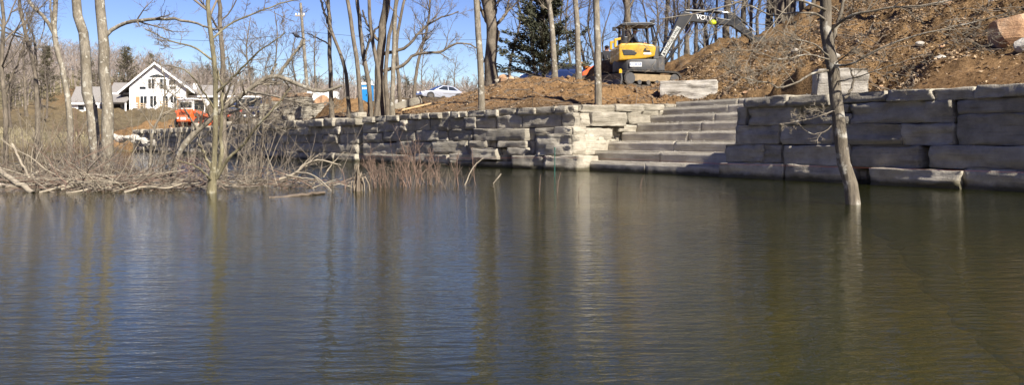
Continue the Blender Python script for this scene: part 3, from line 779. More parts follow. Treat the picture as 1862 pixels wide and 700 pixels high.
tree('bare_tree', 'young tree with several stems standing in the water off the brush', [P(384, 354, D)] + PL(D, (386, 330), (391, 250), (393, 150), (384, 60), (380, -5)), rw(10.5, D), 7.5,
     [(PL(D, (390, 322), (375, 285), (362, 262)), rw(7, D), rw(4, D), 3), (PL(D, (394, 325), (412, 292, -.1), (448, 258, -.2), (480, 215, -.4), (505, 190, -.4), (530, 160, -.4)), rw(7, D), rw(2.5, D), 10),
      (PL(D, (396, 320), (402, 280), (401, 230), (405, 180), (398, 130)), rw(9, D), rw(3, D), 5), (PL(D, (386, 330), (372, 315, -.2), (350, 300, -.3), (320, 292, -.4)), rw(5, D), rw(2, D), 5),
      (PL(D, (393, 170), (430, 135, -.2), (470, 95, -.4), (520, 60, -.5)), rw(5, D), rw(2, D), 8), (PL(D, (388, 110), (350, 85), (310, 75), (260, 50)), rw(4, D), rw(1.5, D), 8),
      (PL(D, (388, 70), (420, 45, .2), (470, 22, .3), (560, -8, .5)), rw(4, D), rw(2, D), 8), (PL(D, (391, 200), (365, 160, -.3), (340, 130, -.5), (300, 118, -.5)), rw(4, D), rw(1.5, D), 7)],
     seed=6, mats=YL, n1=16, t1=(.25, 1), n2=7, n3=6, flare=1.9, rmin=.0028)
D = 15
tree('bare_tree', 'big grey tree leaning far to one side behind the water tree, its tip drooping again', [on_ground(305, D)] + PL(D, (322, 285), (352, 245), (402, 200), (450, 166), (488, 141), (512, 141), (545, 155), (582, 166), (622, 156)), rw(13, D), None,
     [(PL(D, (492, 141), (498, 125), (504, 116)), rw(6, D), rw(4, D), 1), (PL(D, (507, 139), (528, 108), (541, 92), (553, 72)), rw(7, D), rw(4, D), 3), (PL(D, (402, 200), (420, 150, -.4), (415, 110, -.6)), rw(5, D), rw(1.5, D), 8),
      (PL(D, (450, 166), (500, 175, -.5), (560, 190, -.8), (610, 185, -.9)), rw(5, D), rw(1.5, D), 8), (PL(D, (430, 180), (470, 220, -.5), (520, 240, -.8)), rw(4, D), rw(1.5, D), 8), (PL(D, (360, 240), (330, 190, -.5), (290, 150, -.8)), rw(4, D), rw(1.5, D), 8)],
     seed=7, mats=LT, n1=14, t1=(.3, .95), l1=(.12, .25), n2=7, n3=6, rend=.35, rmin=.0028)
D = 27
tree('bare_tree', 'straight grey trunk just behind the stems of the water tree', [on_ground(408, D)] + PL(D, (407, 200), (405, 110), (402, 50), (399, -5)), rw(11, D), 12, seed=8, n1=14, n2=7, n3=6, t1=(.3, 1))
D = 19
tree('bare_tree', 'thin twiggy dead sapling in the brush before the orange loader', [on_ground(272, D)] + PL(D, (276, 250), (296, 200), (300, 150), (290, 110)), rw(6, D), None, seed=9, n1=14, n2=7, n3=6, t1=(.15, 1), mats=LT)
D = 18
tree('bare_tree', 'tangled thin sapling before the stone pallets', [on_ground(470, D)] + PL(D, (478, 240), (482, 180), (500, 120), (505, 60), (500, 20)), rw(5, D), None, seed=10, n1=20, n2=8, n3=6, t1=(.1, 1), mats=MD)
# --- middle group behind the long wall
D = 36
tree('bare_tree', 'slender grey tree standing alone between the utility pole and the trunk cluster', [on_ground(604, D)] + PL(D, (602, 150), (600, 100), (601, 40), (597, -10)), rw(9, D), 12, [(PL(D, (599, 45), (588, 15), (580, -20)), rw(5, D), rw(3, D), 5), (PL(D, (598, 80), (575, 68), (560, 60)), rw(3, D), rw(2, D), 4)], seed=20, n1=14, t1=(.4, 1), n2=8)
D = 33
tree('bare_tree', 'trunk leaning left at the outer side of the trunk cluster', [on_ground(636, D)] + PL(D, (630, 140), (620, 100), (607, 66), (600, 40)), rw(8, D), 8, seed=21, n1=10, t1=(.4, 1))
D = 31
tree('bare_tree', 'smooth grey stem in front of the blue toilet cabin', [on_ground(657, D)] + PL(D, (655, 170), (650, 110), (641, 60), (632, -5)), rw(9, D), 13, seed=22, n1=12, t1=(.45, 1), n2=8)
tree('bare_tree', 'grey stem bowing left beside the stem at the blue cabin', [on_ground(674, 32)] + PL(32, (672, 160), (661, 95), (655, 40), (650, -5)), rw(9, 32), 13, [(PL(32, (663, 100), (680, 60), (700, 40)), rw(5, 32), rw(3, 32), 4)], seed=23, n1=12, t1=(.45, 1), n2=8)
tree('bare_tree', 'thickest trunk of the cluster on the wall, with two long wavy limbs', [on_ground(692, 32)] + PL(32, (690, 160), (691, 110), (697, 60), (705, -5)), rw(17, 32), 15,
     [(PL(32, (697, 130), (735, 118), (752, 100), (778, 97), (800, 96), (822, 83), (845, 79), (866, 86)), rw(7, 32), rw(2.5, 32), 10), (PL(32, (693, 100), (725, 92), (745, 82), (762, 60), (792, 38), (835, 22)), rw(7, 32), rw(2, 32), 10), (PL(32, (694, 80), (672, 50), (660, 20)), rw(6, 32), rw(3, 32), 6)], seed=24, n1=16, t1=(.4, 1), n2=8)
tree('bare_tree', 'pale stem forking out of the foot of the thickest trunk', [on_ground(682, 31)] + PL(31, (690, 150), (683, 100), (674, 40), (672, -5)), rw(8, 31), 12, seed=25, n1=10, t1=(.4, 1))
tree('bare_tree', 'straight stem right against the thickest trunk', [on_ground(706, 31.5)] + PL(31.5, (702, 150), (705, 90), (716, 30), (724, -5)), rw(8, 31.5), 12, seed=26, n1=10, t1=(.4, 1))
tree('bare_tree', 'tall straight stem at the outer side of the cluster nearest the silver car', [on_ground(714, 29)] + PL(29, (715, 150), (717, 90), (719, 40), (722, -5)), rw(9, 29), 13, seed=27, n1=12, t1=(.4, 1), n2=8, mats=LT)
tree('bare_tree', 'dim thin tree behind the trunk cluster, leaning toward the car', [on_ground(728, 40)] + PL(40, (725, 140), (722, 80), (732, 20), (738, -10)), rw(7, 40), 11, seed=28, n1=12, t1=(.35, 1), n2=8)
tree('bare_tree', 'small leaning tree beside the nose of the silver car', [on_ground(752, 46)] + PL(46, (756, 140), (766, 95), (776, 60), (782, 20)), rw(7, 46), 8, seed=29, n1=14, t1=(.35, 1), n2=8)
D = 25.8
tree('bare_tree', 'straight slim trunk rising just behind the coping at mid wall', [on_ground(876, D)] + PL(D, (875, 150), (873, 90), (869, 20), (867, -10)), rw(12, D), 15, seed=30, n1=12, t1=(.62, 1), n2=8, flare=1.05, mats=LT, rend=.4)
D = 36
tree('bare_tree', 'stout old tree with a swollen fork and stubby limbs on the dirt crest', [on_ground(895, D)] + PL(D, (894, 110), (896, 60), (895, 40), (888, 10), (884, -20)), rw(23, D), 13,
     [(PL(D, (897, 46), (900, 20), (901, -10), (903, -40)), rw(11, D), rw(6, D), 6), (PL(D, (900, 50), (912, 36), (923, 18), (926, -10)), rw(7, D), rw(3, D), 6), (PL(D, (915, 32), (930, 16), (945, 2)), rw(5, D), rw(2, D), 5), (PL(D, (901, 48), (908, 62), (903, 78), (892, 85)), rw(5, D), rw(3, D), 2),
      (PL(D, (890, 48), (876, 20), (868, -10)), rw(8, D), rw(4, D), 6), (PL(D, (893, 112), (882, 108), (880, 114)), rw(4, D), rw(2, D), 1)], seed=31, n1=12, t1=(.4, 1), n2=8, rend=.3)
D = 33
tree('bare_tree', 'grey trunk before the cedar on the dirt crest', [on_ground(1009, D)] + PL(D, (1007, 90), (1004, 45), (996, 0), (988, -30)), rw(11, D), 12, [(PL(D, (1003, 40), (1000, 10), (1004, -30)), rw(6, D), rw(3, D), 5)], seed=32, n1=12, t1=(.5, 1), n2=8, mats=LT)
D = 31
tree('bare_tree', 'pale trunk on the crest between the cedar and the coping tree', [on_ground(1053, D)] + PL(D, (1051, 90), (1050, 40), (1047, -5)), rw(11, D), 13, seed=33, n1=14, t1=(.45, 1), n2=8, mats=LT)
D = 23.6
tree('bare_tree', 'pale straight trunk behind the coping just left of the yellow excavator', [on_ground(1088, D)] + PL(D, (1088, 130), (1087, 70), (1085, -5)), rw(13, D), 14, seed=34, n1=12, t1=(.62, 1), n2=8, flare=1.05, mats=LT, rend=.4)
# --- tree standing in the water in front of the near wall
D = 9.9
tree('bare_tree', 'crooked tree standing in the water in front of the near wall, branches spread wide', [P(1551, 374, D)] + PL(D, (1546, 335), (1533, 285), (1526, 235), (1522, 190), (1513, 120), (1505, 60), (1503, 5)), rw(24, D), 7.0,
     [(PL(D, (1508, 88), (1522, 50), (1532, 15), (1538, -20)), rw(9, D), rw(5, D), 5), (PL(D, (1514, 128), (1480, 133, -.1), (1450, 150, -.2), (1418, 160, -.3), (1395, 150, -.3), (1352, 143, -.3), (1310, 120, -.4)), rw(4.5, D), rw(1.5, D), 8),
      (PL(D, (1525, 165), (1524, 190), (1522, 212), (1506, 236), (1480, 244), (1462, 236), (1450, 222)), rw(3, D), rw(1.2, D), 4), (PL(D, (1522, 200), (1500, 208, -.2), (1465, 218, -.2), (1418, 226, -.3)), rw(2.5, D), rw(1, D), 5),
      (PL(D, (1536, 178), (1547, 165), (1553, 148), (1549, 132), (1547, 124)), rw(6, D), rw(3, D), 1), (PL(D, (1512, 118), (1545, 118, -.3), (1590, 95, -.5), (1650, 70, -.6), (1740, 48, -.7), (1830, 25, -.8)), rw(4.5, D), rw(1.5, D), 8),
      (PL(D, (1507, 40), (1480, 24, -.2), (1440, 26, -.4), (1400, 28, -.5), (1370, 12, -.5), (1330, 3, -.6)), rw(4.5, D), rw(2, D), 6), (PL(D, (1505, 20), (1450, 0, -.6), (1380, -6, -.8), (1300, 18, -1), (1205, 35, -1.2)), rw(5, D), rw(1.5, D), 8),
      (PL(D, (1512, 55), (1545, 30, -.3), (1600, 17, -.5), (1680, 10, -.7), (1745, -2, -.8)), rw(5, D), rw(2.5, D), 6), (PL(D, (1511, 105), (1480, 80, -.3), (1440, 70, -.4), (1400, 48, -.5), (1350, 40, -.5)), rw(3.5, D), rw(1.2, D), 8),
      (PL(D, (1512, 110), (1470, 100, -.4), (1420, 108, -.6), (1360, 92, -.7), (1290, 100, -.8)), rw(3, D), rw(1, D), 9), (PL(D, (1514, 120), (1540, 100, -.2), (1570, 75, -.3), (1590, 40, -.3)), rw(3, D), rw(1, D), 7), (PL(D, (1516, 150), (1560, 140, -.4), (1620, 120, -.6), (1680, 100, -.7)), rw(3, D), rw(1, D), 6)],
     seed=40, n1=8, t1=(.5, 1), n2=7, n3=5, mats=(bark('scarred_bark', (0.085, 0.07, 0.053), (0.21, 0.178, 0.132), (0.30, 0.28, 0.235)), M_TWIG_P), rmin=.0024, rend=.5, flare=1.1, up=.02)
D = 23
tree('bare_tree', 'straight pale trunk on the leafy slope beside the big rusty rock', [on_ground(1788, D)] + PL(D, (1786, 30), (1784, -20)), rw(15, D), 13, seed=41, n1=14, t1=(.4, 1), n2=8, mats=LT)

# --- woods on the slope and behind the machines: one set of shapes, many trees
def template(seed, h, r, mats, n1=16, n2=7, n3=6, t1=(.3, 1)):
    rng = random.Random(seed)
    return tree('bare_tree', 'slim bare tree of the woods behind the construction site', [Vector((0, 0, 0)), Vector((rng.uniform(-.3, .3), rng.uniform(-.3, .3), h * .3)), Vector((rng.uniform(-.6, .6), rng.uniform(-.6, .6), h * .65)), Vector((rng.uniform(-.8, .8), 0, h))], r, None, seed=seed, n1=n1, n2=n2, n3=n3, t1=t1, mats=mats, group='bare trees of the woods', rmin=.007)
TPL = [template(101, 11, .15, DK), template(102, 13, .2, MD), template(103, 9, .11, DK), template(104, 12, .16, MD, t1=(.4, 1)), template(105, 8, .1, MD, t1=(.15, 1))]
RW = random.Random(5)
spots = []
for px, D in [(1128, 52), (1150, 44), (1172, 60), (1205, 48), (1218, 41), (1232, 66), (1246, 54), (1262, 45), (1276, 70), (1290, 47), (1306, 58), (1318, 44), (1335, 62), (1350, 48), (1365, 41), (1382, 55), (1398, 45), (1412, 64), (1190, 75), (1110, 70), (1140, 90), (1255, 95), (1330, 85)]:
    spots.append((px, D, 'woods behind'))
for i in range(44):
    px = RW.uniform(1415, 2250); D = RW.uniform(31, 62) if px > 1500 else RW.uniform(38, 66)
    spots.append((px, D, 'slope'))
for px, D in [(1440, 36), (1462, 38), (1478, 35), (1488, 42), (1515, 40), (1530, 36), (1548, 43), (1566, 39), (1610, 34), (1650, 37), (1700, 33), (1745, 36), (1830, 32)]: spots.append((px, D, 'slope'))
for px, D in [(930, 60), (975, 58), (1020, 55), (1038, 62), (1065, 52), (1080, 66)]: spots.append((px, D, 'woods behind'))
for px, D in [(770, 95), (800, 105), (830, 110), (850, 98), (815, 120), (790, 130), (868, 125)]: spots.append((px, D, 'pale'))
for px, D in [(-40, 62), (-90, 80), (20, 75), (48, 90), (85, 84), (-150, 70), (330, 128), (365, 130), (400, 90), (430, 100), (455, 85), (520, 95), (540, 80), (575, 100), (630, 95), (670, 105), (735, 100), (490, 110)]: spots.append((px, D, 'bank'))
LAB = {'woods behind': 'slim bare tree of the woods behind the yellow excavator', 'slope': 'bare tree growing high on the leafy slope above the near wall', 'pale': 'pale distant bare tree behind the silver car', 'bank': 'distant bare tree on the far ground around the white house'}
first = set()
for n_, (px, D, kd) in enumerate(spots):
    t = TPL[n_ % 5]; x, y = XY(px, D)
    sc = RW.uniform(.75, 1.1) * (.62 if kd == 'pale' else 1) * (.85 if kd == 'bank' else 1)
    loc = (x, y, gz(x, y) - .1)
    if kd == 'woods behind': lb = 'slim bare tree behind the cedar and the crest trunks' if px < 1090 else 'bare tree showing behind the excavator canopy' if px < 1225 else 'bare tree seen under and behind the excavator boom' if px < 1330 else 'bare tree behind the arm and bucket of the excavator'
    elif kd == 'slope': lb = 'dark trunk high on the slope between the bucket and the water tree' if px < 1510 else 'trunk high on the slope right of the water tree' if px < 1862 else LAB[kd]
    elif kd == 'bank': lb = 'distant bare tree left of the white house' if px < 130 else 'distant bare tree just behind the white house' if px < 410 else 'distant bare tree behind the stone pallets' if px < 580 else 'distant bare tree behind the trunk cluster'
    else: lb = LAB[kd]
    if (n_ % 5) not in first:
        first.add(n_ % 5); t.location = loc; t.scale = (sc,) * 3; t['label'] = lb; t['group'] = 'bare trees, ' + kd
    else: copy_tree(t, loc, RW.uniform(0, 6.28), sc, lb, 'bare trees, ' + kd)

# far wooded hills: one mass nobody could count
def far_wood():
    rng = np.random.default_rng(77); parts = []
    K = 3
    N = 3400
    px = rng.uniform(-500, 1180, N); D = np.exp(rng.uniform(np.log(125), np.log(430), N))
    keep = ~((px < 420) & (px > 80) & (D < 150)); px = px[keep]; D = D[keep]; N = len(px)
    x = (px - 931) / F * D; y = D; z = ground_z(x, y) - .3
    h = rng.uniform(5, 9, N) * np.interp(px, [200, 500, 1200], [1, .6, .55]); base = np.stack([x, y, z], -1)
    T = grow(base, np.tile([0, 0, 1.0], (N, 1)) + rng.normal(size=(N, 3)) * .05, h, 4, .05, .1, rng)
    parts.append(tubes(T, np.linspace(.13, .03, 4)[None] * np.ones((N, 1)), 3))
    A, AR = sprout(T, np.linspace(.13, .03, 4)[None] * np.ones((N, 1)), 8, (.25, 1), (25, 60), (.3, .5), 3, .1, .1, .6, rng, .5, .04)
    parts.append(tubes(A, AR, 3))
    B, BR = sprout(A, AR, 4, (.2, 1), (25, 60), (.4, .7), 2, .1, .1, .6, rng, .6, .035)
    parts.append(tubes(B, BR, 3))
    V, Q = joinm(parts)
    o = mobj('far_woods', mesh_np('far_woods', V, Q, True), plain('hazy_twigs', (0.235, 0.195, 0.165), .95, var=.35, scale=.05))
    tag(o, 'brown bare woods covering the distant hills', 'woods', None, 'stuff')
far_wood()
def rear_wood():  # unseen trees, added to keep low sky light off the walls
    rng = np.random.default_rng(78); N = 900
    th = np.radians(rng.uniform(86, 290, N)); r = rng.uniform(31, 115, N); x = r * np.sin(th); y = r * np.cos(th); z = ground_z(x, y); k_ = z > .6
    x, y, z = x[k_], y[k_], z[k_]; N = len(x); h = rng.uniform(6, 11, N)
    T = grow(np.stack([x, y, z - .3], -1), np.tile([0, 0, 1.0], (N, 1)) + rng.normal(size=(N, 3)) * .05, h, 4, .05, .1, rng); TRd = np.linspace(.16, .03, 4)[None] * np.ones((N, 1))
    A, AR = sprout(T, TRd, 9, (.25, 1), (25, 60), (.3, .5), 3, .1, .1, .6, rng, .5, .03); B, BR = sprout(A, AR, 5, (.2, 1), (25, 60), (.4, .7), 2, .1, .1, .6, rng, .6, .02)
    V, Q = joinm([tubes(T, TRd, 3), tubes(A, AR, 3), tubes(B, BR, 3)])
    o = mobj('added_rear_woods', mesh_np('added_rear_woods', V, Q, True), M_TWIG); tag(o, 'unseen bare woods added behind the viewer to cut low sky light', 'woods', None, 'stuff')
rear_wood()

# evergreens
def conifer(label, px, D, top_py, halfw_px, seed, n=5200, mat=None, wood=DK[0], bare=0.12, group=None, nb=150):
    rng = np.random.default_rng(seed)
    x, y = XY(px, D); zb = gz(x, y) - .1; h = z_at(px, top_py, D) - zb; rw_ = halfw_px * D / F
    root = empty('cedar_tree', (x, y, zb), 0, label, 'tree', group)
    tp = spline([(0, 0, -.3), (.1, 0, h * .4), (0, .1, h * .97)], 8)
    V, Q = tubes(tp[None], np.linspace(.035 * h * .5, .02, 8)[None], 7); mobj('trunk', mesh_np('trunk', V, Q, True), wood, root)
    # boughs, then sprays along the boughs
    t = rng.uniform(bare, .97, nb); az = rng.uniform(0, 2 * np.pi, nb)
    prof = np.sin(np.clip((1 - t) * 1.25 + .12, 0, 1.35)) * (0.55 + .7 * rng.uniform(size=nb)) * rw_
    st = np.stack([0 * t, 0 * t, t * h], -1); di = np.stack([np.cos(az), np.sin(az), .15 + .5 * t], -1)
    B = grow(st, di, prof, 7, .08, .03, rng); parts = [tubes(B, np.linspace(.022, .006, 7)[None] * np.ones((nb, 1)), 4)]
    V, Q = joinm(parts); mobj('bough', mesh_np('bough', V, Q, True), M_TWIG_D, root)
    i = rng.integers(0, nb, n); f = rng.uniform(.18, 1, n) ** .8 * 6; k_ = np.minimum(f.astype(int), 5)
    c = B[i, k_] + (B[i, k_ + 1] - B[i, k_]) * (f - k_)[:, None] + rng.normal(size=(n, 3)) * np.array([.14, .14, .10]) * (h / 9)
    s = rng.uniform(.07, .2, n)[:, None] * (h / 9)
    out = nrm(c * np.array([1, 1, 0]) + rng.normal(size=(n, 3)) * .6 + np.array([0, 0, .4])); sd_ = nrm(np.cross(out, rng.normal(size=(n, 3))))
    v0 = c - sd_ * s * .35; v1 = c + sd_ * s * .35; v2 = c + out * s * 1.3 + sd_ * s * .12; v3 = c + out * s * 1.3 - sd_ * s * .12
    V = np.stack([v0, v1, v2, v3], 1).reshape(-1, 3); Q = np.arange(4 * n).reshape(n, 4)
    mobj('crown', mesh_np('crown', V, Q), mat or M_CEDAR, root)
    return root
def leaf_mat(name, a, b):
    m, nt, bs = newmat(name); v = texco(nt); n = noisen(nt, v, 1.6, 4, .6)
    r = ramp(nt, [(.35, a), (.65, b)]); nt.links.new(n.outputs['Fac'], r.inputs['Fac']); nt.links.new(r.outputs['Color'], bs.inputs['Base Color'])
    bs.inputs['Roughness'].default_value = .8; bs.inputs['Specular IOR Level'].default_value = .25
    return m
M_CEDAR = leaf_mat('cedar_needles', (.026, .03, .017), (.075, .076, .046))
M_CEDAR_B = leaf_mat('winter_cedar_needles', (.05, .045, .025), (.12, .105, .06))
conifer('big dark cedar standing on the dirt crest behind bare trunks', 988, 40, -30, 96, 1, n=24000, nb=120)
conifer('small cedar bush between trunks behind the excavator boom', 1268, 52, 78, 26, 2, n=3000, bare=.02)
conifer('broad dark cedar above the roof of the white house', 232, 150, 84, 34, 3, n=3500, mat=M_CEDAR_B)
conifer('pointed dark cedar just behind the gable peak of the house', 276, 155, 98, 16, 4, n=2200, mat=M_CEDAR_B)
conifer('dark cedar behind the slim pale tree on the far bank', 85, 120, 84, 30, 5, n=3500, mat=M_CEDAR_B)
conifer('wide brownish cedar behind the pair of thick trunks', 160, 130, 105, 36, 6, n=3500, mat=M_CEDAR_B)
conifer('low cedar on the far bank near the picture edge', 20, 110, 135, 45, 7, n=3000, mat=M_CEDAR_B)
conifer('olive cedar in the distance behind the leaning tree', 378, 170, 118, 26, 8, n=2200, mat=M_CEDAR_B)
conifer('dull green cedar in the distance behind the utility pole', 575, 150, 140, 40, 9, n=2800, mat=M_CEDAR_B)
conifer('dull green cedar in the distance behind the trunk cluster', 665, 150, 138, 34, 10, n=2600, mat=M_CEDAR_B)
conifer('green cedar on the far ground left of the silver car', 740, 130, 140, 22, 11, n=2200, mat=M_CEDAR)
conifer('olive cedar in the distance behind the stone pallets', 455, 160, 122, 34, 12, n=2400, mat=M_CEDAR_B)

# ------------------------------------------------------------------ paints and things
M_YEL = plain('machine_yellow', (.50, .29, .018), .38, var=.08, scale=2, coat=.1, dirt=(.20, .13, .06))
M_BLK = plain('black_steel', (.016, .016, .017), .45, var=.2)
M_CHAR = plain('charcoal_steel', (.055, .055, .056), .55, var=.15, dirt=(.14, .11, .08))
M_RUB = plain('rubber', (.02, .019, .018), .8, var=.3, dirt=(.15, .11, .07), bump=.01)
M_MUDP = plain('muddy_steel', (.22, .16, .09), .85, var=.3, scale=8, bump=.01)
M_WHT = plain('white_paint', (.78, .77, .74), .4, var=.04)
M_GLS = plain('dark_glass', (.02, .025, .03), .05, var=.1, coat=.5)
M_CHR = plain('bare_metal', (.5, .5, .5), .3, 1.0, var=.1)
M_LIME = plain('lime_lamp', (.62, .72, .02), .4, var=.1)
M_BLUEP = plain('navy_print', (.05, .10, .25), .5, var=.05)
M_ORG = plain('orange_paint', (.72, .105, .02), .4, var=.08, coat=.3, dirt=(.3, .15, .08))
M_NAVY = plain('navy_paint', (.012, .02, .055), .2, var=.1, coat=.8)
M_SIL = plain('silver_paint', (.40, .42, .48), .28, .35, var=.04, coat=.8)
M_BLUE = plain('cabin_blue', (.02, .22, .52), .5, var=.08)
M_TARP = plain('blue_paint', (.008, .022, .085), .35, var=.1, coat=.5)

M_REDP = plain('red_plastic', (.55, .03, .02), .45, var=.1)
M_YELP = plain('yellow_plastic', (.65, .5, .03), .45, var=.1)
M_SKIN = plain('skin', (.40, .21, .14), .6, var=.06)
M_JNAVY = plain('navy_cloth', (.018, .026, .05), .9, var=.3, scale=9)
M_JBLK = plain('black_cloth', (.014, .014, .017), .9, var=.3)
M_JGRY = plain('grey_cloth', (.27, .25, .29), .9, var=.2, scale=8)
M_DENIM = plain('work_trousers', (.16, .11, .06), .9, var=.2)
M_HAIR = plain('dark_hair', (.02, .014, .01), .8, var=.2)
M_BOOT = plain('boot_leather', (.05, .033, .02), .7, var=.2)
M_WOOD = plain('new_timber', (.48, .33, .17), .8, var=.2, scale=10)
M_WOODG = plain('weathered_timber', (.30, .25, .19), .9, var=.25, scale=12)
M_GREENS = plain('green_stake_paint', (.012, .08, .06), .6, var=.1)
M_STRING = plain('orange_string', (.26, .08, .055), .7, var=.05)

def text_part(name, body, size, mat, parent, M, thick=.004):
    cu = bpy.data.curves.new(name, 'FONT'); cu.body = body; cu.size = size; cu.extrude = thick; cu.align_x = 'CENTER'; cu.align_y = 'CENTER'
    o = bpy.data.objects.new(name, cu); C.objects.link(o)
    me = bpy.data.meshes.new_from_object(o.evaluated_get(bpy.context.evaluated_depsgraph_get()))
    bpy.data.objects.remove(o)
    me.transform(M)
    me.materials.clear()
    return mobj(name, me, mat, parent)

# ---- people: one continuous skinned surface, clothes by region
def person(label, loc, rz, J, skin_edges, mats, hat=None, scale=1.0):
    """J: name -> (x,y,z,r); facing +x"""
    root = empty('person', loc, rz, label, 'person'); root.scale = (scale,) * 3
    bm = bmesh.new(); ly = bm.verts.layers.skin.verify(); vs = {}
    for n_, (x, y, z, r) in J.items():
        v = bm.verts.new((x, y, z)); v[ly].radius = (r, r); vs[n_] = v
        if n_ == 'pelvis': v[ly].use_root = True
    for a, b in skin_edges: bm.edges.new((vs[a], vs[b]))
    me = bpy.data.meshes.new('body'); bm.to_mesh(me); bm.free()
    t = bpy.data.objects.new('body', me); C.objects.link(t)
    t.modifiers.new('s', 'SKIN'); m2 = t.modifiers.new('d', 'SUBSURF'); m2.levels = 2; m2.render_levels = 2
    dg = bpy.context.evaluated_depsgraph_get()
    me2 = bpy.data.meshes.new_from_object(t.evaluated_get(dg)); bpy.data.objects.remove(t)
    # fingers, nose, ears joined into the same surface
    bm = bmesh.new(); bm.from_mesh(me2)
    mb = MB()
    for sd_ in ('l', 'r'):
        w_ = Vector(J['wrist_' + sd_][:3]); h_ = Vector(J['hand_' + sd_][:3]); d = (h_ - w_).normalized()
        side = d.cross(Vector((0, 0, 1))); side = side.normalized() if side.length > .1 else Vector((1, 0, 0)); dn = d.cross(side)
        for k_, (o_, ln) in enumerate([(-.03, .065), (-.01, .078), (.01, .072), (.03, .055)]):
            b = h_ + side * o_; mb.tube([b, b + d * ln * .55 + dn * .006, b + d * ln * .8 + dn * .03], [.010, .009, .007], 5)
        b = w_ + d * .02 + side * .035; mb.tube([b, b + side * .03 + d * .03, b + side * .03 + d * .06 + dn * .015], [.012, .010, .008], 5)
    hd = Vector(J['head'][:3])
    mb.sphere(hd + Vector((.10, 0, -.005)), (.022, .016, .024), 6, 5)
    for y in (-1, 1):
        mb.sphere(hd + Vector((0, .094 * y, -.005)), (.02, .012, .032), 6, 5)
        mb.sphere(hd + Vector((.085, .034 * y, .03)), (.012, .012, .009), 6, 4)
    mb.sphere(hd + Vector((.088, 0, -.05)), (.012, .026, .007), 6, 4)
    n0 = len(bm.faces)
    vv = [bm.verts.new(p) for p in mb.v]
    for f in mb.f:
        try: bm.faces.new([vv[i] for i in f])
        except ValueError: pass
    bm.to_mesh(me2); bm.free()
    for m in mats: me2.materials.append(m)      # 0 skin 1 jacket 2 trousers 3 boots
    seg = []
    for a, b in skin_edges:
        key = a + b
        z = 0 if ('head' in key or 'neck' in key and 'chest' not in key or 'hand' in key) else 3 if 'toe' in key else 2 if any(k_ in key for k_ in ('knee', 'ankle', 'hip')) else 1
        seg.append((Vector(J[a][:3]), Vector(J[b][:3]), z))
    for p in me2.polygons:
        if p.index >= n0: p.material_index = 0
        else:
            best = 9; zz = 1
            for a, b, z in seg:
                ab = b - a; tt = max(0, min(1, (p.center - a).dot(ab) / max(ab.length_squared, 1e-9))); dd = (p.center - a - ab * tt).length
                if dd < best: best = dd; zz = z
            p.material_index = zz
        p.use_smooth = True
    lk(bpy.data.objects.new('body', me2), root)
    hm = MB(); hm.sphere(hd + Vector((-.012, 0, .035)), (.106, .1, .095), 12, 8)
    if hat: hm.box(hd.x + .06, hd.x + .17, hd.y - .07, hd.y + .07, hd.z + .045, hd.z + .06)
    hm.build('cap' if hat else 'hair', hat or M_HAIR, root, smooth=True)
    return root
SK = [('pelvis', 'waist'), ('waist', 'chest'), ('chest', 'neck'), ('neck', 'head'), ('head', 'headtop'), ('chest', 'sho_l'), ('chest', 'sho_r'), ('pelvis', 'hip_l'), ('pelvis', 'hip_r')]
for q in 'lr': SK += [('sho_' + q, 'elb_' + q), ('elb_' + q, 'wrist_' + q), ('wrist_' + q, 'hand_' + q), ('hip_' + q, 'knee_' + q), ('knee_' + q, 'ankle_' + q), ('ankle_' + q, 'toe_' + q)]
SIT = dict(pelvis=(0, 0, 0, .15), waist=(.02, 0, .18, .14), chest=(.06, 0, .42, .16), neck=(.09, 0, .60, .06), head=(.13, 0, .71, .095), headtop=(.13, 0, .79, .08))
STAND = dict(pelvis=(0, 0, .95, .145), waist=(.01, 0, 1.12, .135), chest=(.03, 0, 1.34, .16), neck=(.04, 0, 1.53, .06), head=(.06, 0, 1.63, .095), headtop=(.06, 0, 1.71, .08))
for q, s_ in (('l', 1), ('r', -1)):
    SIT.update({'sho_' + q: (.06, .19 * s_, .50, .075), 'elb_' + q: (.17, .25 * s_, .26, .058), 'wrist_' + q: (.40, .20 * s_, .24, .042), 'hand_' + q: (.47, .19 * s_, .25, .04), 'hip_' + q: (.04, .1 * s_, -.03, .095), 'knee_' + q: (.44, .14 * s_, .03, .07), 'ankle_' + q: (.48, .14 * s_, -.38, .05), 'toe_' + q: (.61, .15 * s_, -.42, .04)})
    STAND.update({'sho_' + q: (.03, .19 * s_, 1.42, .075), 'elb_' + q: (.03, .25 * s_, 1.15, .056), 'wrist_' + q: (.14, .25 * s_, .92, .042), 'hand_' + q: (.17, .25 * s_, .85, .04), 'hip_' + q: (0, .1 * s_, .90, .095), 'knee_' + q: (.03, .11 * s_, .5, .068), 'ankle_' + q: (0, .12 * s_, .09, .05), 'toe_' + q: (.14, .13 * s_, .045, .042)})

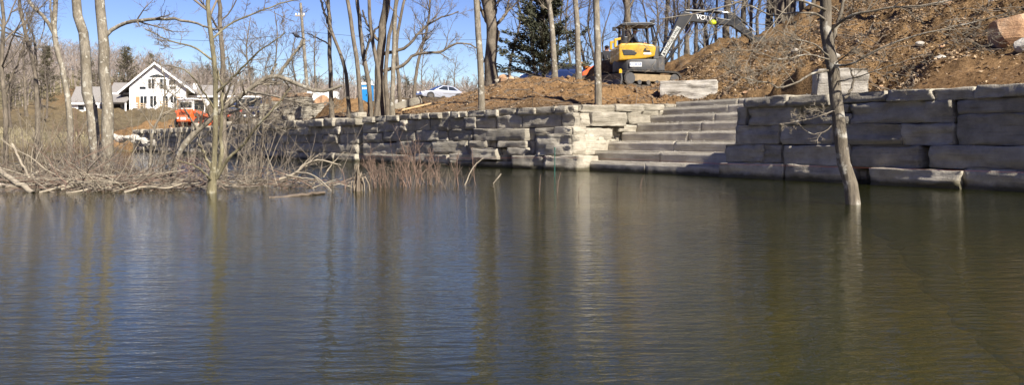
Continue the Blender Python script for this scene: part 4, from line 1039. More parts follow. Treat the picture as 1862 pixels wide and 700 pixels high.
# ---- yellow excavator
D = 30.0
ex, ey = XY(1160, D); ez = 2.62
exc = empty('excavator', (ex, ey, ez), math.radians(4), 'yellow and charcoal compact excavator with black canopy working on the bank above the stair', 'excavator')
TR = Matrix.Rotation(math.radians(24), 4, 'Z')
def track(yc):
    pts = []
    L, r = 1.02, .30
    for k_ in range(9): a = math.pi / 2 + math.pi * k_ / 8; pts.append((-L + r * math.cos(a), r + r * math.sin(a)))
    for k_ in range(9): a = -math.pi / 2 + math.pi * k_ / 8; pts.append((L + r * math.cos(a), r + r * math.sin(a)))
    inner = [(x * .95 if abs(x) < L else x - math.copysign(.055, x), .30 + (z - .30) * .82) for x, z in pts]
    m = MB(); n = len(pts)
    vs = []
    for y in (yc - .2, yc + .2):
        vs += [TR @ Vector((x, y, z)) for x, z in pts] + [TR @ Vector((x, y, z)) for x, z in inner]
    fs = []
    for i in range(n):
        j = (i + 1) % n
        fs += [(i, j, j + 2 * n, i + 2 * n), (i + n, i + 3 * n, j + 3 * n, j + n), (i, i + n, j + n, j), (i + 2 * n, j + 2 * n, j + 3 * n, i + 3 * n)]
    m.add(vs, fs)
    # grouser bars
    per = 0; 
    for i in range(n):
        j = (i + 1) % n; a = Vector((pts[i][0], pts[i][1])); b = Vector((pts[j][0], pts[j][1])); ln = (b - a).length
        for q in range(max(1, int(ln / .13))):
            c = a + (b - a) * (q + .5) / max(1, int(ln / .13)); t_ = (b - a).normalized(); nn = Vector((t_.y, -t_.x))
            M = TR @ Matrix.Translation((c.x, yc, c.y)) @ Matrix.Rotation(-math.atan2(t_.y, t_.x), 4, 'Y')
            m.box(-.025, .025, -.2, .2, -.018, .024, M)
    t = m.build('track', M_RUB, exc)
    f = MB(); f.box(-.95, .95, yc - .13, yc + .13, .2, .46, TR); f.build('track_frame', M_MUDP, t, bevel=.02)
    for x in (-1.02, 1.02):
        w_ = MB(); w_.tube([TR @ Vector((x, yc - .16, .3)), TR @ Vector((x, yc + .16, .3))], .21, 14); w_.build('sprocket', M_CHAR, t)
    for x in (-.6, -.2, .2, .6):
        w_ = MB(); w_.tube([TR @ Vector((x, yc - .15, .16)), TR @ Vector((x, yc + .15, .16))], .09, 10); w_.build('roller', M_CHAR, t)
track(-.78); track(.78)
m = MB(); m.box(-.6, .6, -.6, .6, .3, .56, TR); m.tube([(0, 0, .5), (0, 0, .66)], .5, 20); m.build('undercarriage', M_CHAR, exc, bevel=.02)
m = MB(); m.prism([(-1.52, .06), (-1.44, .06), (-1.40, .25), (-1.44, .46), (-1.50, .46), (-1.47, .25)], -1.0, 1.0, 'y', TR); m.box(-1.45, -.5, -.5, -.38, .2, .32, TR); m.box(-1.45, -.5, .38, .5, .2, .32, TR); m.build('dozer_blade', M_CHAR, exc, bevel=.01)
m = MB(); m.prism([(-1.5, .46), (-1.38, .46), (-1.38, .58), (-1.44, .62), (-1.5, .58)], -.92, -.88, 'y', TR); m.build('lifting_eye', M_YEL, exc)
# slew frame and counterweight: rounded plan
def plan(x0, x1, yw, r):
    pts = []
    for k_ in range(9): a = math.pi / 2 + math.pi * k_ / 8; pts.append((x0 + r + r * math.cos(a) * 1.0, yw * math.sin(a)))
    pts += [(x1 - .12, -yw), (x1, -yw + .14), (x1, yw - .14), (x1 - .12, yw)]
    return pts
m = MB(); m.prism(plan(-.93, .62, .92, .55), .58, 1.02, 'z'); m.build('counterweight', M_CHAR, exc, bevel=.04, smooth=True)
body = MB()
prof = [(-.90, .96), (-.90, 1.50), (-.82, 1.60), (-.1, 1.62), (.40, 1.55), (.50, 1.46), (.44, 1.12), (.1, 1.04)]
body.prism(prof, -.90, .06, 'y')
hood = body.build('hood', M_YEL, exc, bevel=.07, seg=3, smooth=True)
m = MB(); m.prism([(-.90, .98), (-.90, 1.48), (-.82, 1.56), (-.52, 1.56), (-.50, .98)], .062, .90, 'y'); m.build('engine_cover', M_YEL, exc, bevel=.05, smooth=True)
m = MB(); m.prism([(-.78, 1.36), (-.42, 1.36), (-.22, 1.24), (-.3, 1.16), (-.72, 1.16)], -.915, -.89, 'y'); m.build('vent_recess', M_BLK, hood, bevel=.006)
for k_ in range(4):
    m = MB(); m.box(-.72 + k_ * .02, -.30, -.925, -.912, 1.185 + k_ * .042, 1.205 + k_ * .042); m.build('vent_slat', M_CHAR, hood)
m = MB(); m.prism([(.0, 1.30), (.06, 1.42), (.12, 1.42), (.12, 1.34), (.26, 1.34), (.26, 1.27)], -.914, -.898, 'y'); m.build('emblem', M_BLK, hood)
m = MB(); m.box(.02, .30, -.914, -.90, 1.19, 1.255); m.build('emblem_plate', M_WHT, hood)
m = MB(); m.box(.40, .60, -.86, -.55, 1.02, 1.52); m.build('side_step', M_CHAR, exc, bevel=.03)
for y_ in (-.5, .35):
    m = MB(); m.prism([(-.98, 1.5), (-.98, 1.82), (-.74, 1.86), (-.74, 1.78), (-.90, 1.74), (-.90, 1.5)], y_, y_ + .15, 'y'); m.build('rear_guard', M_YEL, exc, bevel=.01)
text_part('lettering', 'ECR58', .15, M_BLUEP, exc, Matrix.Translation((-.28, -.951, .82)) @ Matrix.Rotation(math.radians(90), 4, 'X'))
m = MB(); m.box(-.50, -.06, -.944, -.90, .74, .90); m.build('model_plate', M_WHT, exc)
exc.scale = (.96,) * 3
# canopy
for x, y in ((-.55, -.05), (-.55, .82), (.62, -.02), (.62, .84)):
    m = MB(); dx = -.10 if x > 0 else .02
    m.tube([(x + (.10 if x > 0 else 0), y, 1.0 if x > 0 else 1.55), (x + dx * .3, y, 1.9), (x + dx, y, 2.40)], .042, 8); m.build('canopy_post', M_BLK, exc)
m = MB(); m.prism([(-.62, 2.36), (-.66, 2.42), (-.5, 2.47), (.45, 2.49), (.66, 2.43), (.64, 2.37)], -.12, .92, 'y'); m.build('canopy_roof', M_BLK, exc, bevel=.02)
m = MB(); m.tube([(.60, .0, 2.36), (.80, 0.0, 1.75), (.86, .0, 1.05)], .03, 8); m.build('front_pillar', M_BLK, exc)
m = MB(); m.tube([(-.6, -.3, 1.6), (-.78, -.33, 2.0), (-.95, -.34, 2.22)], .02, 6); m.box(-1.02, -.9, -.42, -.28, 2.12, 2.26); m.build('mirror', M_BLK, exc)
m = MB(); m.box(.50, .66, -.04, .1, 2.48, 2.58); m.build('work_light', M_BLK, exc)
m = MB(); m.box(-.40, .1, .15, .65, 1.04, 1.34); m.box(-.48, -.34, .15, .65, 1.3, 1.98); m.build('seat', M_BLK, exc, bevel=.03)
m = MB(); m.box(.3, .48, .2, .6, 1.04, 1.70); m.tube([(.4, .3, 1.66), (.36, .28, 1.86)], .015, 6); m.build('control_console', M_CHAR, exc, bevel=.02)
# boom
by0, by1 = .02, .24
B0, B1, B2 = Vector((.86, 1.05)), Vector((1.86, 2.78)), Vector((3.62, 2.52))
m = MB(); m.box(.6, 1.02, -.1, .36, .66, 1.2); m.build('boom_swing_post', M_CHAR, exc, bevel=.03)
m = MB(); m.prism([(.78, 1.0), (.94, .94), (1.9, 2.46), (2.1, 2.54), (3.64, 2.40), (3.70, 2.52), (3.62, 2.62), (2.1, 2.86), (1.82, 2.92), (1.62, 2.78)], by0, by1, 'y')
boom = m.build('boom', M_BLK, exc, bevel=.02)
dv = (B1 - B0).normalized(); mid = B0.lerp(B1, .44)
ang_ = math.atan2(dv.y, dv.x)
Mt = Matrix.Translation((mid.x, by0 - .008, mid.y)) @ Matrix.Rotation(-ang_, 4, 'Y')
m = MB(); m.box(-.66, .60, -.004, .006, -.085, .085, Mt); m.build('sign_strip', plain('grey_white_strip', (.42, .43, .40), .6, var=.12, scale=5), boom)
text_part('lettering', 'HUGG & HALL', .165, M_BLK, boom, Mt @ Matrix.Translation((.05, -.008, 0)) @ Matrix.Rotation(math.radians(90), 4, 'X'))
m = MB(); m.prism([(-.63, -.055), (-.51, -.055), (-.57, .06)], -.012, -.005, 'y', Mt); m.build('emblem', M_BLK, boom)
dv2 = (B2 - B1).normalized(); mid2 = B1.lerp(B2, .47)
Mt2 = Matrix.Translation((mid2.x, by0 - .006, mid2.y - .0)) @ Matrix.Rotation(-math.atan2(dv2.y, dv2.x), 4, 'Y')
text_part('lettering', 'VOLVO', .25, M_WHT, boom, Mt2 @ Matrix.Rotation(math.radians(90), 4, 'X'))
m = MB(); m.tube([(1.0, .13, .86), (1.75, .13, 1.85)], .055, 10); c_ = m.build('boom_cylinder', M_BLK, exc); m = MB(); m.tube([(1.75, .13, 1.85), (2.2, .13, 2.5)], .03, 8); m.build('rod', M_CHR, c_)
m = MB(); m.tube([(1.9, .13, 2.98), (3.3, .13, 2.94)], .05, 10); c_ = m.build('arm_cylinder', M_BLK, exc); m = MB(); m.tube([(3.3, .13, 2.94), (3.62, .13, 2.88)], .028, 8); m.build('rod', M_CHR, c_)
m = MB(); m.prism([(3.5, 2.90), (3.68, 2.92), (3.95, 2.62), (4.66, 1.92), (4.60, 1.80), (4.48, 1.84), (3.62, 2.42), (3.52, 2.56)], .04, .22, 'y'); arm = m.build('arm', M_BLK, exc, bevel=.015)
m = MB(); m.tube([(3.75, .13, 2.86), (4.3, .13, 2.45)], .042, 8); c_ = m.build('bucket_cylinder', M_BLK, exc); m = MB(); m.tube([(4.3, .13, 2.45), (4.62, .13, 2.15)], .025, 8); m.build('rod', M_CHR, c_)
bk = MB()
out = [(4.50, 1.92), (4.78, 1.98), (4.96, 1.78), (4.98, 1.5), (4.84, 1.26), (4.58, 1.16), (4.34, 1.24), (4.36, 1.28), (4.58, 1.21), (4.80, 1.30), (4.92, 1.52), (4.90, 1.76), (4.76, 1.92), (4.52, 1.86)]
bk.prism(out, -.22, .48, 'y')
inner_ = [(4.50, 1.92), (4.78, 1.98), (4.96, 1.78), (4.98, 1.5), (4.84, 1.26), (4.58, 1.16), (4.34, 1.24)]
bk.prism(inner_, -.24, -.22, 'y'); bk.prism(inner_, .48, .50, 'y')
bucket = bk.build('bucket', M_BLK, exc)
for k_ in range(5):
    m = MB(); y = -.17 + k_ * .15; m.prism([(4.36, 1.25), (4.24, 1.235), (4.36, 1.22)], y, y + .06, 'y'); m.build('tooth', M_CHR, bucket)
for k_ in range(3):
    m = MB(); m.tube([(.9, .3 + k_ * .03, 1.25), (1.3, .28 + k_ * .03, 1.95 + k_ * .05), (1.75, .26 + k_ * .03, 2.95), (2.3, .25 + k_ * .03, 2.98 + k_ * .03), (3.5, .24, 2.86)], .02, 6); m.build('hose', M_RUB, exc)
m = MB(); m.sphere((2.90, by0 - .06, 2.50), (.15, .09, .11), 12, 8); m.build('work_lamp', M_LIME, exc, smooth=True)
pl = Matrix.Translation((ex, ey, ez)) @ Matrix.Rotation(math.radians(4), 4, 'Z') @ Matrix.Scale(.96, 4)
person('excavator operator in a dark navy jacket sitting under the black canopy', pl @ Vector((-.14, .38, 1.47)), math.radians(4), SIT, SK, [M_SKIN, M_JNAVY, M_DENIM, M_BOOT])
# person behind the spoil left of the excavator
x, y = XY(1103, 34)
person('person in black with a white patch at the front standing in spoil behind the excavator', (x, y, gz(x, y) - .03), math.radians(-70), STAND, SK, [M_SKIN, M_JBLK, M_JBLK, M_BOOT], hat=M_JBLK, scale=.98)

# ---- wheels and cars
def wheel(parent, x, y, z, r, w_, tyre=None, rim=None):
    t = MB(); t.tube([(x, y - w_ / 2, z), (x, y - w_ * .4, z), (x, y + w_ * .4, z), (x, y + w_ / 2, z)], [r * .9, r, r, r * .9], 20)
    o = t.build('tyre', tyre or M_RUB, parent, smooth=True)
    h = MB(); h.tube([(x, y - w_ * .52, z), (x, y + w_ * .52, z)], r * .62, 16); h.build('rim', rim or M_CHR, o)
    return o
def car(name, label, loc, rz, paint, L=4.6, sc=1.0, tilt=0.0):
    c = empty(name, loc, rz, label, 'car'); c.scale = (sc,) * 3; c.rotation_euler = (0, tilt, rz)
    W = .87
    # nose at +x
    low = [(-2.28, .34), (-2.32, .62), (-2.24, .90), (-1.55, .96), (-.2, .93), (.9, .90), (1.9, .76), (2.26, .60), (2.3, .36), (2.1, .24), (-2.1, .24)]
    b = MB(); b.prism(low, -W, W, 'y'); body = b.build('body', paint, c, bevel=.09, seg=3, smooth=True)
    g = MB()
    cab = [(-1.72, .93), (-1.02, 1.36), (-.55, 1.43), (.15, 1.41), (1.05, .90)]
    n = len(cab); vs = []
    for y_, ins in ((-1, 0), (1, 0)):
        for (x_, z_) in cab: vs.append((x_, y_ * (W - .05 - (z_ - .9) * .42), z_))
    g.add(vs, [tuple(range(n)), tuple(range(2 * n - 1, n - 1, -1))] + [(i, i + n, (i + 1) % n + n, (i + 1) % n) for i in range(n)])
    g.build('cabin', paint, c, bevel=.05, smooth=True)
    for sd_ in (-1, 1):
        for poly in ([(-1.35, 1.0), (-.92, 1.30), (-.42, 1.36), (-.42, .98)], [(-.34, .98), (-.34, 1.36), (.10, 1.34), (.78, .97)]):
            m = MB(); vs = [(x_, sd_ * (W - .05 - (z_ - .9) * .42 + .006), z_) for x_, z_ in poly]; vs2 = [(a, b_ - sd_ * .02, z_) for a, b_, z_ in vs]
            k4 = len(poly); m.add(vs + vs2, [tuple(range(k4)), tuple(range(2 * k4 - 1, k4 - 1, -1))] + [(i, i + k4, (i + 1) % k4 + k4, (i + 1) % k4) for i in range(k4)]); m.build('side_window', M_GLS, c)
        m = MB(); m.box(2.05, 2.27, sd_ * .52 - .16, sd_ * .52 + .16, .60, .70); m.build('headlight', M_WHT, c, bevel=.02)
        m = MB(); m.box(-2.335, -2.25, sd_ * .6 - .18, sd_ * .6 + .18, .66, .80); m.build('tail_light', M_REDP, c, bevel=.02)
        for x_ in (-1.38, 1.4):
            m = MB(); m.tube([(x_, sd_ * (W - .16), .36), (x_, sd_ * (W + .004), .36)], .385, 18); m.build('wheel_arch', M_BLK, c)
            wheel(c, x_, sd_ * (W - .09), .32, .32, .2)
    m = MB(); vs = [(.18, -.6, 1.40), (.18, .6, 1.40), (1.02, .74, .93), (1.02, -.74, .93)]; m.add([(a + .012, b_, z_ + .012) for a, b_, z_ in vs] + [(a - .02, b_, z_ - .02) for a, b_, z_ in vs], [(0, 1, 2, 3), (7, 6, 5, 4), (0, 4, 5, 1), (1, 5, 6, 2), (2, 6, 7, 3), (3, 7, 4, 0)]); m.build('windscreen', M_GLS, c)
    m = MB(); vs = [(-1.04, -.6, 1.36), (-1.04, .6, 1.36), (-1.66, .74, .97), (-1.66, -.74, .97)]; m.add([(a - .012, b_, z_ + .012) for a, b_, z_ in vs] + [(a + .02, b_, z_ - .02) for a, b_, z_ in vs], [(0, 1, 2, 3), (7, 6, 5, 4), (0, 4, 5, 1), (1, 5, 6, 2), (2, 6, 7, 3), (3, 7, 4, 0)]); m.build('rear_window', M_GLS, c)
    m = MB(); m.box(.55, .72, -1.02, -.86, .98, 1.1); m.build('wing_mirror', paint, c, bevel=.02)
    return c
x, y = XY(802, 77)
car('silver_car', 'silver sedan parked beyond the slope, nose down toward the trees', (x, y, z_at(802, 184, 77)), math.radians(180 + 28), M_SIL, tilt=math.radians(-3))
x, y = XY(1012, 45)
car('blue_car', 'dark blue car showing its roof over the dirt crest by the cedar', (x, y, z_at(1012, 116, 45) - 1.43 * .85), math.radians(180 - 8), M_TARP, sc=.85)

# ---- orange compact loader far along the wall and the man beside it
def loader(label, loc, rz):
    c = empty('compact_loader', loc, rz, label, 'loader')
    m = MB(); m.prism([(-1.15, .45), (-1.2, 1.0), (-1.0, 1.35), (.2, 1.2), (.9, .8), (.9, .4)], -.55, .55, 'y'); body = m.build('body', M_ORG, c, bevel=.06, smooth=True)
    m = MB(); m.box(-1.235, -1.17, -.5, .5, .5, 1.22); tg = m.build('tailgate', M_ORG, c, bevel=.02)
    for k_ in range(4):
        m = MB(); m.box(-1.25, -1.23, -.32, .32, .94 + k_ * .055, .965 + k_ * .055); m.build('louvre', M_BLK, tg)
    for y_ in (-.4, .4):
        m = MB(); m.tube([(-1.27, y_, .72), (-1.22, y_, .72)], .07, 10); m.build('tail_light', M_WHT, tg)
    m = MB(); m.box(-1.25, -1.23, -.2, .2, .6, .78); m.build('number_panel', M_WHT, tg)
    for x_ in (-.85, .55):
        for y_ in (-.5, .5):
            m = MB(); m.box(x_ - .05, x_ + .05, y_ - .05, y_ + .05, 1.1, 2.0); m.build('cab_post', M_WHT, c, bevel=.015)
    m = MB(); m.box(-.98, .72, -.62, .62, 1.96, 2.08); m.build('cab_roof', M_WHT, c, bevel=.04)
    m = MB(); m.box(-.90, -.86, -.56, .56, 1.2, 1.96); rp = m.build('cab_back', M_WHT, c, bevel=.015); m = MB(); m.box(-.915, -.898, -.42, .42, 1.42, 1.84); m.build('rear_window', M_GLS, rp)
    for y_ in (-.52, .52):
        m = MB(); m.box(-.78, .48, y_ - .01, y_ + .01, 1.3, 1.92); m.build('side_window', M_GLS, c)
        m = MB(); m.prism([(-1.0, 1.05), (-1.05, 1.22), (-.9, 1.26), (.8, 1.0), (1.5, .45), (1.35, .35), (.6, .82)], y_ * 1.32 - .07, y_ * 1.32 + .07, 'y'); m.build('lift_arm', M_ORG, c, bevel=.02)
        for x_ in (-.62, .55): wheel(c, x_, y_ * 1.42, .38, .38, .28, rim=M_ORG)
    m = MB(); m.prism([(1.35, .08), (2.05, .06), (2.06, .1), (1.5, .14), (1.42, .55), (1.34, .55)], -.8, .8, 'y'); m.build('bucket', M_CHAR, c)
    return c
x, y = XY(352, 57)
loader('orange compact loader with white cab seen from behind on top of the far wall', (x, y, gz(x, y)), math.radians(80))
x, y = XY(317, 56)
person('person in a grey jacket walking beside the orange loader', (x, y, gz(x, y)), math.radians(200), dict(STAND, chest=(.13, 0, 1.32, .16), neck=(.2, 0, 1.5, .06), head=(.24, 0, 1.6, .095), headtop=(.25, 0, 1.68, .08), sho_l=(.12, .19, 1.4, .075), sho_r=(.12, -.19, 1.4, .075), knee_l=(.18, .11, .5, .068), ankle_l=(.22, .12, .1, .05), toe_l=(.36, .13, .05, .042), ankle_r=(-.2, -.12, .12, .05), toe_r=(-.08, -.13, .05, .042)), SK, [M_SKIN, M_JGRY, M_DENIM, M_BOOT], hat=M_HAIR)

# ---- navy pickup behind the wall with things in its bed
x, y = XY(447, 50)
pk = empty('pickup_truck', (x, y, gz(x, y)), math.radians(120), 'dark navy pickup parked behind the far wall among twigs', 'pickup')
m = MB(); m.prism([(-2.6, .5), (-2.6, 1.05), (-.7, 1.05), (-.55, 1.08), (.95, 1.1), (2.3, 1.0), (2.45, .85), (2.45, .5)], -.95, .95, 'y'); m.build('body', M_NAVY, pk, bevel=.06, smooth=True)
m = MB(); m.prism([(-.75, 1.06), (-.6, 1.72), (.35, 1.74), (1.05, 1.08)], -.84, .84, 'y'); m.build('cab', M_NAVY, pk, bevel=.08, smooth=True)
m = MB(); m.prism([(-.70, 1.70), (-.62, 1.79), (.38, 1.80), (.45, 1.72)], -.8, .8, 'y'); m.build('roof', M_WHT, pk, bevel=.02)
for y_ in (-.855, .855):
    m = MB(); m.prism([(-.55, 1.14), (-.47, 1.62), (.3, 1.64), (.82, 1.14)], y_ - .012, y_ + .012, 'y'); m.build('side_window', M_GLS, pk)
    for x_ in (-1.65, 1.6): wheel(pk, x_, y_ * 1.03, .4, .4, .26)
m = MB(); m.prism([(.38, 1.68), (.44, 1.70), (1.02, 1.14), (.98, 1.10)], -.74, .74, 'y'); m.build('windscreen', M_GLS, pk)
m = MB(); m.box(-.78, -.74, -.7, .7, 1.2, 1.62); m.build('rear_window', M_GLS, pk)
m = MB(); m.box(-2.62, -2.5, -.92, .92, .42, .58); m.build('bumper', M_CHR, pk, bevel=.02)
for y_ in (-.82, .82):
    m = MB(); m.box(-2.62, -2.58, y_ - .08, y_ + .08, .7, .98); m.build('tail_light', M_REDP, pk)
def jug(name, label, loc, mat, cat, sc=1.0):
    o = empty(name, loc, .4, label, cat); o.scale = (sc,) * 3
    m = MB(); m.prism([(-.17, 0), (.17, 0), (.17, .28), (.08, .36), (-.12, .36), (-.17, .3)], -.09, .09, 'y'); b = m.build('body', mat, o, bevel=.03, smooth=True)
    m = MB(); m.tube([(-.1, 0, .35), (-.08, 0, .43), (.04, 0, .43), (.07, 0, .35)], .018, 6); m.build('handle', mat, o)
    m = MB(); m.tube([(.12, 0, .3), (.17, 0, .4)], .03, 8); m.build('cap', M_BLK, o); return o
xx, yy = XY(456, 48.6)
jug('fuel_can', 'yellow can beside the navy pickup behind the wall', (xx, yy, gz(xx, yy)), M_YELP, 'can', 2.0)
xx, yy = XY(470, 48.2)
jug('fuel_can', 'red can between the navy pickup and the stone pallets', (xx, yy, gz(xx, yy)), M_REDP, 'can', 2.0)

# ---- pallets with flat stone
def pallet(label, px, D, layers, rz, w_=1.2, mat=M_ST, top=None):
    x, y = XY(px, D); o = empty('stone_pallet', (x, y, gz(x, y)), rz, label, 'pallet', 'pallets of stone behind the wall')
    for y_ in (-.5, 0, .5):
        m = MB(); m.box(-.6, .6, y_ - .05, y_ + .05, .02, .11); m.build('runner', M_WOODG, o)
    for k_ in range(6):
        m = MB(); x_ = -.55 + k_ * .22; m.box(x_ - .045, x_ + .045, -.58, .58, .113, .135); m.build('slat', M_WOODG, o)
    z = .14; rr = random.Random(int(px))
    for k_ in range(layers):
        h = rr.uniform(.07, .14)
        for j in range(2):
            a = -.6 + j * .61 + rr.uniform(-.03, .03); me = stone_mesh(.58, 1.1 + rr.uniform(-.1, .1), h, int(px) * 10 + k_ * 2 + j, .25, .03, .02, 1); me.materials.append(top if (top and k_ >= layers - 2) else mat)
            s_ = bpy.data.objects.new('slab', me); s_.location = (a + .29, -.55 + rr.uniform(-.04, .04), z + .002); lk(s_, o)
        z += h + .004
    return o
pallet('pallet stacked with thin stone nearest the navy pickup', 492, 47, 10, .3)
pallet('tall pallet of thin stone topped with tan slabs', 516, 46, 13, .1, top=M_RED)
pallet('pallet of stone with tan top at the far side of the stack row', 543, 45, 12, -.2, top=M_RED)
pallet('low pallet of stone next to the dirt heap', 566, 44, 7, .4)

# ---- white trailer, toilet cabin
x, y = XY(588, 62)
tr_ = empty('box_trailer', (x, y, gz(x, y)), math.radians(6), 'white box trailer showing its top behind the dirt heap', 'trailer')
m = MB(); m.box(-1.1, 1.1, -.8, .8, .45, 1.3); m.build('box', M_WHT, tr_, bevel=.04)
m = MB(); m.box(1.102, 1.12, -.65, .65, .5, 1.25); m.build('rear_door', M_WHT, tr_, bevel=.01)
m = MB(); m.tube([(-1.05, 0, .5), (-2.0, 0, .45)], .05, 8); m.build('drawbar', M_CHAR, tr_)
for x_ in (-.4, .4):
    for y_ in (-.95, .95): wheel(tr_, x_, y_, .33, .33, .2)
x, y = XY(666, 78)
tc_ = empty('portable_toilet', (x, y, z_at(666, 151, 78) - 2.25), math.radians(-12), 'bright blue portable toilet cabin with white roof behind the trunk cluster', 'toilet')
m = MB(); m.box(-.55, .55, -.55, .55, .12, 2.02); b = m.build('cabin', M_BLUE, tc_, bevel=.04)
m = MB(); m.box(-.38, .38, -.58, -.553, .2, 1.9); dr = m.build('door', M_BLUE, tc_, bevel=.012)
m = MB(); m.box(.25, .31, -.61, -.583, 1.0, 1.14); m.build('handle', M_BLK, dr)
for k_ in range(4):
    m = MB(); m.box(-.3 + k_ * .16, -.2 + k_ * .16, -.59, -.582, 1.6, 1.82); m.build('vent', M_WHT, dr)
m = MB(); m.prism([(-.6, 2.02), (-.6, 2.1), (-.3, 2.24), (.3, 2.24), (.6, 2.1), (.6, 2.02)], -.6, .6, 'y'); m.build('roof', M_WHT, tc_, bevel=.03)
m = MB(); m.box(-.6, .6, -.6, .6, 0, .12); m.build('skid', M_CHAR, tc_)
m = MB(); m.tube([(.4, .4, 2.1), (.4, .4, 2.45)], .05, 8); m.build('vent_pipe', M_WHT, tc_)
gzt = gz(x, y)
tc_.location.z = max(gzt - .02, min(tc_.location.z, gzt + .0))

# ---- utility pole with wires
a = on_ground(562, 72); t_ = P(547.5, 6, 72)
po = empty('utility_pole', a, 0, 'tall pale wooden utility pole with wires beyond the stone pallets', 'pole')
m = MB(); v_ = t_ - a; m.tube([Vector((0, 0, -.4)), v_ * .5, v_], [.16, .14, .11], 10); m.build('shaft', M_BARK_L, po)
m = MB(); q = v_ * .88; m.box(q.x - .55, q.x + .25, q.y - .06, q.y + .06, q.z - .05, q.z + .07); m.build('crossarm', M_WOODG, po)
for dx in (-.5, -.25, .2):
    m = MB(); m.tube([(q.x + dx, q.y, q.z + .07), (q.x + dx, q.y, q.z + .14), (q.x + dx, q.y, q.z + .24)], [.04, .06, .03], 8); m.build('insulator', M_WHT, po)
for lab, (A_, B_, sag) in {'utility wire crossing the sky at the pole top toward the trunk cluster': (P(300, 70, 80), P(552, 57, 72), .5), 'upper utility wire running from the pole behind the trunk cluster': (P(552, 57, 72), P(980, 66, 90), .6), 'lower utility wire from the pole toward the house': (P(320, 112, 95), P(557, 104, 72), .4)}.items():
    m = MB(); m.tube([A_.lerp(B_, k_ / 10) - Vector((0, 0, sag * 4 * (k_ / 10) * (1 - k_ / 10))) for k_ in range(11)], .016, 5); o = m.build('utility_wire', M_BLK); tag(o, lab, 'wire')

# ---- white gable house
D = 120.0; kx = D / F
hx, hy = XY(283, D); hz = z_at(283, 202, D)
hs = empty('white_house', (hx, hy, hz - .1), math.radians(13), 'white gabled house with grey roof on the rise beyond the far wall', 'house')
def hp(px, py): return ((px - 283) * kx, (202 - py) * kx + .1)
M_SIDE = plain('white_siding', (.80, .79, .76), .6, var=.03, scale=3)
M_ROOF = plain('grey_shingles', (.19, .175, .16), .9, var=.2, scale=6, bump=.02)
M_TRIM = plain('white_trim', (.82, .81, .79), .5, var=.02)
M_SHUT = plain('cedar_shutter', (.36, .19, .08), .7, var=.15)
ap = hp(283, 117); le = hp(239, 158); re = hp(335, 158)
m = MB(); m.prism([(le[0], 0), (re[0], 0), (re[0], re[1]), (ap[0], ap[1]), (le[0], le[1])], 0, 9, 'y'); m.build('wall', M_SIDE, hs)
el = hp(220, 170); er = hp(352, 168); t2 = hp(283, 114)
def slab_roof(a, b, y0, y1, th, name, mat):
    m = MB(); m.prism([a, b, (b[0], b[1] - th), (a[0], a[1] - th)], y0, y1, 'y'); return m.build(name, mat, hs)
r1 = slab_roof(el, t2, -.55, 9.3, .16, 'roof', M_ROOF); r2 = slab_roof((t2[0] + .005, t2[1]), er, -.55, 9.3, .16, 'roof', M_ROOF)
for a_, b_ in ((el, t2), (t2, er)):
    m = MB(); m.prism([(a_[0], a_[1] + .03), (b_[0], b_[1] + .03), (b_[0], b_[1] - .30), (a_[0], a_[1] - .30)], -.62, -.56, 'y'); m.build('barge_board', M_TRIM, hs)
def hwin(a, b, c, d, parent=hs):
    x0, z1 = hp(a, c); x1, z0 = hp(b, d)
    m = MB(); m.box(x0 - .07, x1 + .07, -.05, .06, z0 - .07, z1 + .07); f = m.build('window', M_TRIM, parent)
    m = MB(); m.box(x0, x1, -.062, -.03, z0, z1); m.build('pane', M_GLS, f)
    if z1 - z0 > 1:
        m = MB(); m.box((x0 + x1) / 2 - .03, (x0 + x1) / 2 + .03, -.075, -.06, z0, z1); m.build('mullion', M_TRIM, f)
for w4 in [(271, 281.5, 144.5, 162), (291, 301.5, 144, 162), (256, 267, 158, 163), (306, 317, 146, 153.5), (307, 317.5, 157.5, 162), (257.5, 268.5, 175.5, 198), (274, 285, 175, 198), (295.5, 304, 175, 198), (308.5, 319, 174, 198), (322, 330, 176, 190)]: hwin(*w4)
x0, z0 = hp(271, 141); x1, z1 = hp(301.5, 135.5)
m = MB(); n = 10; arc = [(x0 + (x1 - x0) * k_ / n, z0 + (z1 - z0) * math.sin(math.pi * k_ / n)) for k_ in range(n + 1)]; m.prism(arc, -.06, .05, 'y'); m.build('arched_window', M_GLS, hs)
for a_, b_ in ((250, 256.5), (319.8, 325)):
    xa, za = hp(a_, 176); xb, zb = hp(b_, 198); m = MB(); m.box(xa, xb, -.07, -.01, zb, za); m.build('shutter', M_SHUT, hs)
# side wings
def wing(pxs, py_eave, py_ridge, y0, y1):
    xa = hp(pxs[0], 0)[0]; xb = hp(pxs[1], 0)[0]; ze = hp(0, py_eave)[1]; zr_ = hp(0, py_ridge)[1]
    m = MB(); m.box(xa + .3, xb - .3, y0 + .4, y1 - .4, 0, ze); m.build('wall', M_SIDE, hs)
    ym = (y0 + y1) / 2
    m = MB(); m.prism([(y0, ze - .05), (ym, zr_), (ym, zr_ - .18), (y0, ze - .22)], xa, xb, 'x'); m.build('roof', M_ROOF, hs)
    m = MB(); m.prism([(ym + .004, zr_), (y1, ze - .05), (y1, ze - .22), (ym + .004, zr_ - .18)], xa, xb, 'x'); m.build('roof', M_ROOF, hs)
    m = MB(); m.box(xa, xb, y0 - .06, y0 - .01, ze - .26, ze); m.build('fascia', M_TRIM, hs)
wing((198, 238.5), 168, 147, 2.2, 8.5); wing((134, 190), 187, 155, 1.5, 9.0); wing((336, 412), 172, 150, 2.0, 8.6)
xa = hp(190, 0)[0]; xb = hp(238, 0)[0]
m = MB(); m.prism([(-1.6, hp(0, 186)[1]), (2.2, hp(0, 172)[1]), (2.2, hp(0, 172)[1] - .15), (-1.6, hp(0, 186)[1] - .15)], xa, xb, 'x'); m.build('porch_roof', M_ROOF, hs)
